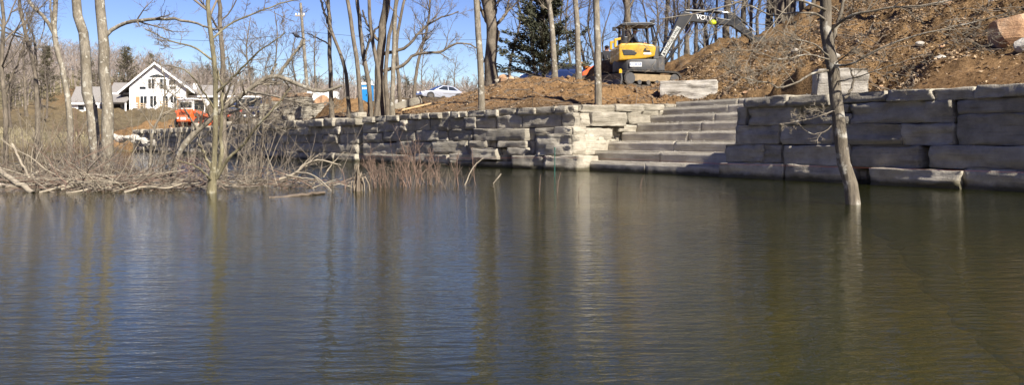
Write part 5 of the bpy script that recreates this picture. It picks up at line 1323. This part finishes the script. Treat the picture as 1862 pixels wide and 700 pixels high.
for px_ in (192, 214, 236.5):
    xx = hp(px_, 0)[0]; m = MB(); m.box(xx - .09, xx + .09, -1.5, -1.3, 0, hp(0, 186)[1] - .1); m.build('porch_post', M_TRIM, hs)
for (a_, b_, c_, d_, yy) in [(206, 217, 189, 199, 2.6), (222, 233, 189, 199, 2.6), (354, 362, 176, 190, 2.4), (372, 384, 176, 190, 2.4), (172, 180, 192, 200, 1.9), (148, 158, 192, 200, 1.9)]:
    x0, z1 = hp(a_, c_); x1, z0 = hp(b_, d_); m = MB(); m.box(x0 - .07, x1 + .07, yy - .05, yy + .06, z0 - .07, z1 + .07); f = m.build('window', M_TRIM, hs); m = MB(); m.box(x0, x1, yy - .065, yy - .03, z0, z1); m.build('pane', M_GLS, f)
m = MB(); xx = hp(344, 0)[0]; m.box(xx - .3, xx + .3, 4, 4.6, hp(0, 160)[1], hp(0, 148)[1]); m.build('chimney', M_TRIM, hs)
# rail fence in front of the house
fx, fy = XY(238, 112); fz = gz(fx, fy)
fe = empty('rail_fence', (fx, fy, fz), 0, 'low pale rail fence with dark posts in front of the white house', 'fence')
Lf = 80 * 112 / F
for k_ in range(7):
    x_ = Lf * k_ / 6; m = MB(); zz = gz(fx + x_, fy) - fz; m.box(x_ - .05, x_ + .05, -.05, .05, zz - .1, zz + 1.0); m.build('post', M_WOODG, fe)
for z_ in (.25, .52, .8):
    for k_ in range(6):
        xa = Lf * k_ / 6; xb = Lf * (k_ + 1) / 6; za = gz(fx + xa, fy) - fz; zb = gz(fx + xb, fy) - fz
        m = MB(); m.prism([(xa + .052, za + z_), (xb - .052, zb + z_), (xb - .052, zb + z_ + .13), (xa + .052, za + z_ + .13)], -.03, .03, 'y'); m.build('rail', M_WOOD if (k_ + int(z_ * 10)) % 3 == 0 else M_TRIM, fe)
# orange machine arm beyond the crest
x, y = XY(1072, 41)
oz = gz(x, y)
om = empty('orange_loader', (x, y, oz), math.radians(180), 'orange loader arm sticking up beyond the dirt crest', 'loader')
m = MB(); m.prism([(-1.0, .5), (-1.0, 1.1), (-.2, 1.25), (.4, .9), (.4, .5)], -.6, .6, 'y'); m.build('body', M_ORG, om, bevel=.05)
za = z_at(1056, 109, 41) - oz; zb = z_at(1078, 124, 41) - oz
m = MB(); m.prism([(.42, za - .1), (.36, za - .30), (-.3, zb - .34), (-.4, zb - .12)], -.12, .12, 'y'); m.build('arm', plain('faded_orange', (.36, .14, .025), .5, var=.1), om, bevel=.02)
for x_ in (-.6, .2):
    for y_ in (-.65, .65): wheel(om, x_, y_, .38, .38, .26)

# ------------------------------------------------------------------ rocks, heaps, slabs
def rock(label, px, D, size, seed, mat, name='boulder', sink=.15, group=None, rz=0.0, pos=None, cat='rock', cuts=9):
    rr = random.Random(seed); bm = bmesh.new(); bmesh.ops.create_icosphere(bm, subdivisions=3, radius=1.0)
    planes = [(Vector((rr.gauss(0, 1), rr.gauss(0, 1), rr.gauss(0, 1))).normalized(), rr.uniform(.55, .85)) for _ in range(cuts)]
    for v in bm.verts:
        for n_, d in planes:
            e = v.co.dot(n_) - d
            if e > 0: v.co -= n_ * e
        v.co *= 1 + .06 * mnoise.noise(v.co * 3 + Vector((seed, 0, 0)))
        v.co = Vector((v.co.x * size[0], v.co.y * size[1], v.co.z * size[2]))
    me = bpy.data.meshes.new(name); bm.to_mesh(me); bm.free()
    o = mobj(name, me, mat)
    if pos is None:
        x, y = XY(px, D); pos = (x, y, gz(x, y) + size[2] * (.72 - sink))
    o.location = pos; o.rotation_euler = (0, 0, rz)
    if label: tag(o, label, cat, group)
    return o
def block(label, px, D, L, H_, dep, rz, mat, sink=.05, rough=.05):
    _sc[0] += 1
    me = stone_mesh(L, dep, H_, _sc[0], .08, rough, .06, 6); o = mobj('stone_slab', me, mat); x, y = XY(px, D)
    o.location = (x, y, gz(x, y, False) - sink); o.rotation_euler = (0, 0, rz); tag(o, label, 'stone block'); return o
b = block('big pale quarried block lying beyond the top of the stair', 1252, 25.6, 1.75, .62, .9, math.radians(-14), M_STW, rough=.05); b.location.z = z_at(1252, 183, 25.6)
b = block('pale block set on the ground behind the near coping, behind the water tree', 1533, 17.2, 1.0, .54, .7, math.radians(-10), M_STW); b.location.z = z_at(1533, 172, 17.2)
rock('large rusty pointed rock on the leafy slope at the picture edge', 1842, 16.4, (.50, .42, .46), 5, M_RED, pos=P(1842, 62, 16.4), cuts=6)
rock('small white rock high on the leafy slope', 1690, 23, (.26, .2, .17), 6, M_STW, pos=P(1690, 40, 23))
rock('white stone beside the rusty rock', 1858, 18.6, (.16, .14, .16), 7, M_STW, pos=P(1860, 84, 15.6))
rock('tan boulder beside the tail of the silver car', 853, 58, (.7, .5, .5), 8, M_RED)
rock('orange-brown boulder on the heap before the white trailer', 584, 50, (.5, .4, .4), 9, M_RED, pos=P(584, 184, 50))
for i, (px, D, s_) in enumerate([(702, 47, .3), (712, 49, .4), (722, 46, .33), (733, 50, .45), (742, 48, .3), (700, 52, .35), (716, 44, .25), (728, 52, .5), (752, 51, .35)]):
    rock('pale rubble stone in the heap between the trunk cluster and the car', px, D, (s_, s_ * .8, s_ * .6), 20 + i, M_STW if i % 2 else M_ST, group='rubble beside the car')
for i, (px, D, s_) in enumerate([(907, 34.5, .2), (915, 34.2, .22), (923, 34.6, .2), (931, 34.2, .22), (939, 34.6, .18), (918, 34.9, .3), (930, 35.0, .3)]):
    rock('brown stone stacked on the crest beside the stout old tree', px, D, (s_, s_ * .8, s_ * .8), 40 + i, M_RED if i % 2 else M_ST, group='brown stones on the crest')
for i in range(18):
    px = 205 + i * 7.5; D = 60.5 - i * .15
    rock('white riprap stone along the foot of the far wall', px, D, (R.uniform(.3, .55), .3, R.uniform(.16, .3)), 60 + i, M_STW, group='white riprap stones', pos=P(px, 250 + i * .9 + R.uniform(-4, 4), D))
for i in range(40):
    px = R.uniform(1200, 1862); D = R.uniform(17, 27); s_ = R.uniform(.06, .16)
    x, y = XY(px, D)
    if shore_dist(np.array([x]), np.array([y]))[0][0] < 1.2 or (px < 1350 and D < 25.5): continue
    rock('small pale stone scattered on the leafy slope', px, D, (s_, s_ * .8, s_ * .6), 90 + i, M_STW if i % 3 else M_RED, group='stones scattered on the slope', name='stone')
# tilted slab and board on the ground
x, y = XY(742, 33.5)
sl = mobj('stone_slab', stone_mesh(1.25, .5, .3, 900, .12, .03, .03), M_ST); sl.location = (x, y, gz(x, y) - .02); sl.rotation_euler = (0, math.radians(-17), math.radians(12)); tag(sl, 'long grey slab lying tilted behind the coping near the trunk cluster', 'stone slab')
m = MB(); m.box(-.7, .7, -.05, .05, 0, .05); o = m.build('timber_board', M_WOOD); x, y = XY(756, 31.5); o.location = (x, y, gz(x, y) + .08); o.rotation_euler = (0, math.radians(-13), math.radians(10)); tag(o, 'pale board lying beside the tilted slab', 'board')
def heap(label, px, D, rx, ry, h, seed, mat=M_GROUND):
    x0, y0 = XY(px, D); n = 44; g = np.linspace(-1, 1, n); X, Y = np.meshgrid(g, g, indexing='ij')
    z = h * np.clip(1 - np.sqrt(X ** 2 + Y ** 2), 0, 1) ** .8; xx = x0 + X * rx; yy = y0 + Y * ry
    z = z * (1 + .5 * fbm(xx * 1.5, yy * 1.5, seed, 3)) + np.abs(fbm(xx * 3.5, yy * 3.5, seed + 3, 3)) * .22 * (z > .01)
    zz = ground_z(xx, yy) + z - .06
    i, j = np.meshgrid(np.arange(n - 1), np.arange(n - 1), indexing='ij'); k_ = (i * n + j).ravel()
    me = mesh_np('dirt_heap', np.stack([xx - x0, yy - y0, zz], -1).reshape(-1, 3), np.stack([k_, k_ + n, k_ + n + 1, k_ + 1], -1), True)
    ca = me.color_attributes.new('zone', 'FLOAT_COLOR', 'POINT'); ca.data.foreach_set('color', np.tile(np.array([.25, 0, .8, 1], dtype=np.float32), n * n))
    o = mobj('dirt_heap', me, mat); o.location = (x0, y0, 0); tag(o, label, 'dirt heap'); return o
heap('brown dirt heap behind the coping left of the trunk cluster', 628, 43, 1.6, 1.3, 1.15, 3)
heap('low dirt heap with a boulder before the white trailer', 578, 50, 1.6, 1.2, .8, 4)
heap('dark spoil heap at the left side of the yellow excavator', 1107, 31.8, .95, .9, .95, 5)
heap('spoil heap behind the excavator blade', 1135, 32.5, 1.2, .9, .6, 6)
heap('tan dirt heap in front of the house fence', 268, 66, 4.2, 2.5, .95, 7)

M_TWIG_W = plain('weed_stem', (.13, .10, .07), .9, var=.3, scale=2)
# ------------------------------------------------------------------ stake, line, sticks
sp = P(1008, 322, 17.5)
st_ = empty('survey_stake', (sp.x, sp.y, -.4), 0, 'thin green stake standing in the water off the wall corner', 'stake')
m = MB(); hgt = z_at(1008, 268, 17.5) + .4; m.tube([(0, 0, 0), (.01, 0, hgt)], .010, 6); m.build('rod', M_GREENS, st_)
m = MB(); m.tube([(.01, 0, hgt - .06), (.01, 0, hgt)], .014, 6); m.build('cap', M_GREENS, st_)
ln_ = MB(); pts = [P(640, 284, 24), P(860, 288, 19.5), P(1008, 286, 17.6), P(1180, 291, 15.4), P(1310, 298, 13.6), P(1600, 306, 11), P(1862, 314, 9.2), P(2100, 320, 8)]
ln_.tube(pts, .002, 5); o = ln_.build('string_line', M_STRING); tag(o, 'thin orange builders line stretched low along the walls', 'string')
def log(label, pp, r0, r1, mat, name='driftwood_branch', cat='driftwood', n=8, group=None, twigs=0, seed=0):
    pts = spline([tuple(P(*a)) for a in pp], 12); base = pts[0].copy()
    rng = np.random.default_rng(seed + 500); L = pts - base; L[1:-1] += rng.normal(size=(10, 3)) * r0 * .25
    rr = np.linspace(r0, r1, 12)
    if not twigs:
        V, Q = tubes(L[None], rr[None], n); o = mobj(name, mesh_np(name, V, Q, True), mat); o.location = base; return tag(o, label, cat, group)
    root = empty(name, base, 0, label, cat, group)
    V, Q = tubes(L[None], rr[None], n); mobj('stem', mesh_np('stem', V, Q, True), mat, root)
    A, AR = sprout(L[None], rr[None], twigs, (.2, 1), (25, 60), (.2, .45), 7, .12, .01, .6, rng, .3, .0025); B, BR = sprout(A, AR, 4, (.2, 1), (25, 60), (.3, .5), 5, .15, .0, .7, rng, .4, .002)
    V, Q = joinm([tubes(A, AR, 4), tubes(B, BR, 3)]); mobj('twigs', mesh_np('twigs', V, Q, True), mat, root)['kind'] = 'stuff'
    return root
log('bleached bare log slanting down into the water at the picture edge', [(-8, 306, 13.6), (25, 328, 13.2), (60, 352, 12.8)], .045, .04, M_DRIFT)
log('pale straight stick leaning in the brush left of the thick trunks', [(22, 262, 15), (36, 290, 14.8), (52, 322, 14.5)], .022, .02, M_DRIFT)
log('short pale stick crossing the leaning stick in the brush', [(46, 332, 14), (54, 322, 14.2), (70, 312, 14.4)], .022, .015, M_DRIFT)
log('dark waterlogged log floating left of the gnarled stump', [(488, 361, 11.5), (535, 356, 11.7), (590, 350, 12.2)], .03, .022, M_DRIFT_D)
log('low dark log lying in the water under the bleached log', [(-10, 336, 14.5), (40, 338, 14.5), (95, 334, 15)], .04, .03, M_WOODG)
log('bleached limb arching over the water beside the floating log', [(508, 326, 14), (532, 318, 14), (552, 301, 14), (578, 291, 14), (603, 296, 14), (620, 300, 14)], .025, .008, M_DRIFT, twigs=6, seed=1)
log('curved bleached branch dipping into the water beside the floating log', [(536, 314, 13.8), (560, 315, 13.6), (585, 330, 13.3), (603, 348, 13)], .016, .008, M_DRIFT, twigs=4, seed=2)
log('forked bleached branch reaching up before the dark wall', [(588, 322, 14), (600, 303, 14), (612, 289, 14), (626, 276, 14)], .014, .006, M_DRIFT, twigs=5, seed=3)
log('thin bleached stick lying flat over the water left of the stump', [(520, 318, 13.6), (545, 323, 13.5), (572, 326, 13.5)], .012, .008, M_DRIFT)
log('crooked stick rising out of the water before the stacked wall', [(844, 338, 14.5), (856, 312, 14.5), (866, 298, 14.5), (880, 287, 14.5)], .013, .008, M_DRIFT)
log('short white-ended stick in the water between shrub and stake', [(896, 334, 15), (904, 325, 15), (911, 316, 15)], .008, .014, M_DRIFT)
for i, (pa, lab) in enumerate([([(72, 350, 12.9), (120, 338, 13), (170, 334, 13.2), (210, 345, 13)], 'long bleached branch curving along the near edge of the brush'), ([(110, 345, 12.9), (160, 330, 13.2), (215, 332, 13.2)], 'bleached branch overlapping others in front of the thick trunks'), ([(120, 352, 12.8), (165, 343, 13), (205, 331, 13.3)], 'lowest bleached branch of the brush touching the water'), ([(160, 318, 14), (195, 322, 13.6), (225, 342, 13.2)], 'bent bleached branch at the water side of the brush below the thick trunks'), ([(90, 300, 15.5), (110, 312, 15), (135, 330, 14.5)], 'pale branch sloping through the middle of the brush'), ([(225, 350, 12.7), (260, 340, 12.9), (300, 342, 12.8), (330, 335, 13)], 'thin bleached branch floating below the orange loader reflection')]):
    log(lab, pa, .02, .010, M_DRIFT, twigs=3, seed=10 + i)
# gnarled stump
M_ROOTS = plain('weathered_root', (.17, .135, .095), .9, var=.4, scale=9)
sx = P(655, 348, 12.9); sm_ = empty('gnarled_stump', (sx.x, sx.y, 0), 0, 'gnarled bleached stump with twisted roots standing in the water', 'stump')
m = MB(); m.tube([(-.05, 0, -.3), (-.06, 0, .05), (-.04, 0, .2), (-.08, .0, .27)], [.075, .07, .05, .03], 9); m.build('stub', M_DRIFT_D, sm_, smooth=True)
rr = random.Random(3)
for k_ in range(13):
    a = rr.uniform(0, 6.28); h = rr.uniform(.08, .3); q = Vector((math.cos(a), math.sin(a) * .7, 0)); r_ = rr.uniform(.08, .2)
    m = MB(); m.tube([Vector((-.02, 0, h)), q * r_ * .5 + Vector((0, 0, h + rr.uniform(.0, .14))), q * r_ * .9 + Vector((0, 0, h * .6)), q * r_ * 1.05 + Vector((0, 0, -.06))], [.018, .015, .011, .007], 6); m.build('root', M_ROOTS, sm_, smooth=True)

# ------------------------------------------------------------------ shrubs at the water's edge
def shrub(label, px, D, h, n, seed, mat, spread=.5, n2=6, n3=3, rmin=.002, r0=.011):
    rng = np.random.default_rng(seed); x, y = XY(px, D); z = max(gz(x, y), -.12)
    root = empty('bare_shrub', (x, y, z), 0, label, 'shrub')
    st = rng.normal(size=(n, 3)) * np.array([spread * .45, spread * .3, 0]); di = np.array([0, 0, 1.0]) + rng.normal(size=(n, 3)) * np.array([.35, .3, .1])
    A = grow(st, di, rng.uniform(.5, 1.0, n) * h, 9, .09, .05, rng); AR = r0 * rng.uniform(.6, 1.2, n)[:, None] * np.linspace(1, .25, 9)[None]
    V, Q = tubes(A, AR, 5); mobj('stems', mesh_np('stems', V, Q, True), mat, root)['kind'] = 'stuff'
    B, BR = sprout(A, AR, n2, (.2, 1), (20, 55), (.2, .45), 6, .13, .04, .7, rng, .35, rmin); D_, DR = sprout(B, BR, n3, (.2, 1), (20, 55), (.3, .6), 4, .15, .03, .7, rng, .5, rmin)
    V, Q = joinm([tubes(B, BR, 4), tubes(D_, DR, 3)]); mobj('twigs', mesh_np('twigs', V, Q, True), mat, root)['kind'] = 'stuff'
shrub('reddish bare shrub with upright stems right of the gnarled stump', 700, 13.8, .95, 14, 1, M_TWIG_R)
shrub('tall reddish shrub before the dark stacked wall', 742, 14.2, 1.1, 16, 2, M_TWIG_R)
shrub('reddish shrub at the outer end of the weeds, before the wall', 790, 14.8, .95, 14, 3, M_TWIG_R)
shrub('pale twiggy shrub hanging over the water beside the water tree', 440, 14.5, 1.0, 9, 4, M_TWIG_P, .8)
shrub('tangled grey shrub between the water tree and the bleached limb', 490, 15.5, 1.1, 14, 5, M_TWIG, .8)
shrub('grey shrub in the brush just left of the water tree', 340, 14.5, 1.1, 9, 6, M_TWIG, .8)
shrub('pale twiggy shrub in the brush under the orange loader', 300, 15.5, 1.3, 8, 7, M_TWIG_P, .9)
shrub('dense grey shrub in the brush under the house', 240, 16, 1.4, 7, 8, M_TWIG, 1.0)
shrub('dark shrub at the foot of the thick trunks', 185, 17, 1.2, 18, 9, M_TWIG_D, .9)
shrub('pale shrub in the brush left of the slim pale tree', 95, 16.5, 1.7, 18, 10, M_TWIG_P, 1.0, r0=.014)
shrub('tall twiggy shrub over the bleached log at the picture edge', 40, 16.5, 2.0, 20, 11, M_TWIG, 1.1, r0=.014)
shrub('brown shrub by the slim pale tree', 140, 19, 1.8, 10, 12, M_TWIG_R, 1.2, r0=.014)
shrub('twiggy shrub standing before the far wall and the loader', 350, 22, 2.2, 8, 13, M_TWIG_P, 1.3, r0=.014)
shrub('twiggy shrub standing before the navy pickup', 440, 21, 2.2, 9, 14, M_TWIG_P, 1.3, r0=.014)
shrub('grey shrub standing before the stone pallets', 520, 20, 1.9, 9, 15, M_TWIG, 1.3, r0=.013)
shrub('dry shrub on the low mud under the house gable', 262, 24, 2.4, 8, 16, M_TWIG_P, 1.6, r0=.015)

# tangle of drift sticks and dead weed stems: uncountable
def tangle():
    rng = np.random.default_rng(8); parts_d = []; parts_p = []
    N = 560
    px = np.concatenate([rng.uniform(-40, 330, 250), rng.uniform(330, 480, 80), rng.uniform(480, 640, 40), rng.uniform(60, 330, 190)]); D = np.concatenate([rng.uniform(13.2, 18.5, 250), rng.uniform(13.3, 16, 80), rng.uniform(13.6, 15.5, 40), rng.uniform(12.9, 14.4, 190)])
    x = (px - 931) / F * D; z = np.maximum(ground_z(x, D), -.05) + rng.uniform(0, .16, N) * np.where(px < 330, 1.3, .7)
    st = np.stack([x, D, z], -1); az = rng.normal(0, .5, N) + np.where(rng.uniform(size=N) < .5, 0, np.pi)
    di = np.stack([np.cos(az), np.sin(az), np.abs(rng.normal(0, .28, N)) - .05], -1)
    A = grow(st, di, rng.uniform(.35, 1.5, N), 8, .13, -.012, rng); A[:, :, 2] = np.maximum(A[:, :, 2], -.06)
    AR = rng.uniform(.004, .013, N)[:, None] * np.linspace(1, .35, 8)[None]
    sel = rng.uniform(size=N)
    B, BR = sprout(A, AR, 3, (.3, 1), (25, 60), (.25, .5), 5, .15, 0, .7, rng, .4, .0025)
    for nm, m_, mat, lab in (('brush_tangle', sel < .42, M_TWIG, 'grey-brown tangle of dead brush on the mud at the water edge'), ('drift_sticks', (sel >= .42) & (sel < .72), M_DRIFT, 'bleached drift sticks caught in the brush at the water edge'), ('drift_litter', sel >= .72, M_TWIG_R, 'dark wet sticks and litter under the brush')):
        V, Q = joinm([tubes(A[m_], AR[m_], 5), tubes(B[np.repeat(m_, 3)], BR[np.repeat(m_, 3)], 3)])
        o = mobj(nm, mesh_np(nm, V, Q, True), mat); tag(o, lab, 'brush', None, 'stuff')
    # standing dead weeds
    for nm, lo, hi, d0, d1, n, hh, mat, lab in (('dead_weeds', 640, 850, 13.2, 17.5, 200, .34, M_TWIG_W, 'thin reddish dead weed stems standing in the water before the wall'), ('dry_weeds', -20, 640, 14.0, 20.0, 120, .32, M_TWIG_D, 'thin dry weed stems along the brush')):
        p_ = rng.uniform(lo, hi, n); d_ = rng.uniform(d0, d1, n); x = (p_ - 931) / F * d_
        st = np.stack([x, d_, np.full(n, -.1)], -1); di = np.array([0, 0, 1.0]) + rng.normal(size=(n, 3)) * np.array([.35, .25, .1])
        A = grow(st, di, rng.uniform(.3, 1, n) * hh + .1, 5, .1, 0, rng); AR = np.full((n, 1), .0035) * np.linspace(1, .5, 5)[None]
        V, Q = tubes(A, AR, 3); o = mobj(nm, mesh_np(nm, V, Q, True), mat); tag(o, lab, 'weeds', None, 'stuff')
    # dry reeds poking out of open water
tangle()
for i, (px, py, h) in enumerate([(979, 352, .28), (1012, 350, .3), (1050, 356, .2), (1120, 346, .24), (1163, 345, .22)]):
    D = 1200 / (py - HZ(px)); p = P(px, py, D); m = MB(); m.tube([(0, 0, -.2), (.02, 0, h * .5), (.03 + .03 * (i % 3), 0, h)], [.006, .005, .003], 5); o = m.build('reed_stem', M_TWIG_R); o.location = (p.x, p.y, 0); tag(o, 'single thin reed stem poking out of open water before the stair', 'reed', 'reed stems in open water')

# ------------------------------------------------------------------ leaf litter, clods and twigs on the slopes
def litter():
    rng = np.random.default_rng(31)
    def cover(n, px0, px1, D0, D1, dmin):
        px = rng.uniform(px0, px1, n); D = np.sqrt(rng.uniform(D0 ** 2, D1 ** 2, n)) if D1 < 60 else rng.uniform(D0, D1, n)
        x = (px - 931) / F * D; d, _ = shore_dist(x, D)
        ss = (x - COR[0]) * U0[0] + (D - COR[1]) * U0[1]; dd = (x - COR[0]) * V0[0] + (D - COR[1]) * V0[1]
        k_ = (d > dmin) & ~((ss < .2) & (ss > -STAIR_W - .2) & (dd < 4.3)); return x[k_], D[k_]
    def quads(x, y, s0, s1, lift=.02):
        n = len(x); z = ground_z(x, y) + rng.uniform(0, lift, n); c = np.stack([x, y, z], -1); a = nrm(rng.normal(size=(n, 3)) * np.array([1, 1, .45])); b_ = nrm(np.cross(a, rng.normal(size=(n, 3)) * np.array([.5, .5, .2]) + np.array([0, 0, 1.0])))
        s = rng.uniform(s0, s1, n)[:, None]; up_ = np.cross(a, b_) * s * .25
        V = np.stack([c - a * s, c - b_ * s * .55 + up_, c + a * s, c + b_ * s * .55 + up_], 1).reshape(-1, 3); return V, np.arange(4 * n).reshape(n, 4)
    cols = [((.11, .066, .034), 'dark'), ((.23, .148, .076), 'brown'), ((.33, .24, .145), 'tan')]
    for i, (c, nm) in enumerate(cols):
        x1, y1 = cover(15000, 1190, 2000, 16, 31, 2.2); x2, y2 = cover(900, 700, 1190, 23, 34, .8); x3, y3 = cover(1500, 1500, 2000, 12.5, 20, .7)
        V, Q = quads(np.concatenate([x1, x2, x3[: len(x3) // 3]]), np.concatenate([y1, y2, y3[: len(x3) // 3]]), .016, .05, .05)
        o = mobj('leaf_litter', mesh_np('leaf_litter', V, Q), plain('leaf_' + nm, c, .9, var=.4, scale=1.3)); tag(o, nm + ' fallen oak leaves scattered over the slope', 'leaves', None, 'stuff')
    # clods: little rough octahedra
    x1, y1 = cover(5200, 1080, 2000, 16, 31, .9); x2, y2 = cover(1300, 560, 1100, 23, 40, .8); x = np.concatenate([x1, x2]); y = np.concatenate([y1, y2]); n = len(x)
    s = np.exp(rng.normal(np.log(.035), .55, n)); s = np.clip(s, .012, .13)[:, None, None]
    base = np.array([(1, 0, 0), (0, 1, 0), (-1, 0, 0), (0, -1, 0), (0, 0, .8), (0, 0, -.8)])
    V = np.stack([x, y, ground_z(x, y)], -1)[:, None, :] + base[None] * s * rng.uniform(.6, 1.3, (n, 6, 1)); F_ = np.array([(0, 1, 4), (1, 2, 4), (2, 3, 4), (3, 0, 4), (1, 0, 5), (2, 1, 5), (3, 2, 5), (0, 3, 5)])
    Q = (F_[None] + (np.arange(n) * 6)[:, None, None]).reshape(-1, 3)
    o = mobj('dirt_clods', mesh_np('dirt_clods', V.reshape(-1, 3), Q), plain('clod_earth', (.15, .10, .056), .95, var=.5, scale=2)); tag(o, 'clods of earth littering the disturbed bank', 'dirt', None, 'stuff')
    # fallen twigs
    x1, y1 = cover(900, 1190, 2000, 16, 31, 1.5); x2, y2 = cover(450, 760, 1190, 23, 35, .6); x = np.concatenate([x1, x2]); y = np.concatenate([y1, y2]); n = len(x)
    st = np.stack([x, y, ground_z(x, y) + .03], -1); di = rng.normal(size=(n, 3)) * np.array([1, 1, .12])
    A = grow(st, di, rng.uniform(.25, 1.3, n), 6, .15, 0, rng); A[:, :, 2] = np.maximum(A[:, :, 2], ground_z(A[:, :, 0], A[:, :, 1]) + .01)
    V, Q = tubes(A, rng.uniform(.005, .014, n)[:, None] * np.linspace(1, .4, 6)[None], 4); o = mobj('fallen_twigs', mesh_np('fallen_twigs', V, Q, True), M_TWIG); tag(o, 'fallen twigs strewn over the disturbed bank', 'twigs', None, 'stuff')
    # crumbs of broken stone on treads and coping
    pts = []
    for i in range(8):
        for k_ in range(26):
            t = rng.uniform(0, STAIR_W - .6); d = i * .49 + rng.uniform(.03, .42); q = COR - U0 * t + V0 * d; pts.append((q[0], q[1], zt[i] + .008))
    n = len(pts); c = np.array(pts); s = rng.uniform(.008, .022, (n, 1, 1))
    V = c[:, None, :] + base[None] * s * rng.uniform(.6, 1.3, (n, 6, 1)); Q = (F_[None] + (np.arange(n) * 6)[:, None, None]).reshape(-1, 3)
    o = mobj('stone_crumbs', mesh_np('stone_crumbs', V.reshape(-1, 3), Q), M_STW); tag(o, 'pale stone crumbs lying on the stair treads', 'gravel', None, 'stuff')
    # grass on the far bank
    n = 9000; px = rng.uniform(-150, 330, n); D = rng.uniform(50, 100, n); x = (px - 931) / F * D; d, nt_ = shore_dist(x, D); k_ = (d > .5) & (nt_ > .5); x = x[k_]; y = D[k_]; n = len(x)
    z = ground_z(x, y); h = rng.uniform(.12, .45, n); w_ = rng.uniform(.02, .05, n); a = rng.uniform(0, 6.28, n); dx = np.cos(a) * w_; dy = np.sin(a) * w_
    V = np.stack([np.stack([x - dx, y - dy, z], -1), np.stack([x + dx, y + dy, z], -1), np.stack([x + rng.normal(0, .1, n), y + rng.normal(0, .1, n), z + h], -1)], 1).reshape(-1, 3)
    o = mobj('dry_grass', mesh_np('dry_grass', V, np.arange(3 * n).reshape(n, 3)), plain('dry_grass_blades', (.23, .195, .115), .9, var=.4, scale=.3)); tag(o, 'dry olive grass on the far bank', 'grass', None, 'stuff')
litter()

# dark wavering band, modelled as a ridge under the near water
cv = []
for px, py in [(1560, 388), (1610, 410), (1650, 440), (1690, 480), (1730, 525), (1770, 565), (1810, 605), (1860, 650), (1930, 710)]:
    D = (CAMZ + .05) * F / (py - HZ(px)); cv.append(((px - 931) / F * D, D, -.05))
cv = spline(cv, 60); rg = np.random.default_rng(4); cv[:, 0] += .10 * vnoise(np.arange(60) * .35, np.zeros(60), 5) + .04 * vnoise(np.arange(60) * 1.1, np.zeros(60), 6)
V, Q = tubes(cv[None], (np.linspace(.15, .08, 60) * (1 + .9 * vnoise(np.arange(60) * .6, np.zeros(60), 9)))[None], 8); V[:, 2] = (V[:, 2] + .05) * .30 - .075 
o = mobj('dark_ridge', mesh_np('dark_ridge', V, Q, True), plain('dark_ridge_tone', (.012, .013, .011), .9, var=.3, scale=4)); tag(o, 'dark wavering ridge under the water leading to the crooked tree', 'silt', None, 'structure')
# leaves and bits drifting on the water near the brush
rg = np.random.default_rng(12); n = 260; pxl = rg.uniform(-20, 900, n); Dl = rg.uniform(10.5, 13.4, n) + np.where(pxl > 640, 1.5, 0); xl = (pxl - 931) / F * Dl
a_ = rg.uniform(0, 6.28, n); sl_ = rg.uniform(.012, .035, n); dx = np.cos(a_) * sl_; dy = np.sin(a_) * sl_; zz = np.full(n, .004)
V = np.stack([np.stack([xl - dx, Dl - dy, zz], -1), np.stack([xl + dy * .5, Dl - dx * .5, zz + .006], -1), np.stack([xl + dx, Dl + dy, zz], -1), np.stack([xl - dy * .5, Dl + dx * .5, zz + .006], -1)], 1).reshape(-1, 3)
o = mobj('floating_leaves', mesh_np('floating_leaves', V, np.arange(4 * n).reshape(n, 4)), plain('wet_leaf', (.16, .10, .05), .6, var=.4, scale=2)); tag(o, 'dead leaves floating on the water off the brush', 'leaves', None, 'stuff')
# small dark bird on the broken limb tip
bp_ = P(541, 68, 15); br = empty('bird', bp_, math.radians(200), 'small dark bird perched on a bleached limb tip against the sky', 'bird')
m = MB(); m.tube([(-.05, 0, .0), (-.02, 0, .012), (.03, 0, .03), (.06, 0, .045)], [.012, .03, .03, .014], 10); m.sphere((.065, 0, .062), (.022, .02, .021), 8, 6); m.tube([(.083, 0, .062), (.104, 0, .058)], [.006, .001], 6); m.build('body', M_JBLK, br, smooth=True)
m = MB(); m.prism([(-.03, 0), (-.13, -.035), (-.13, -.02), (-.03, .02)], -.015, .015, 'y'); m.build('tail', M_JBLK, br)
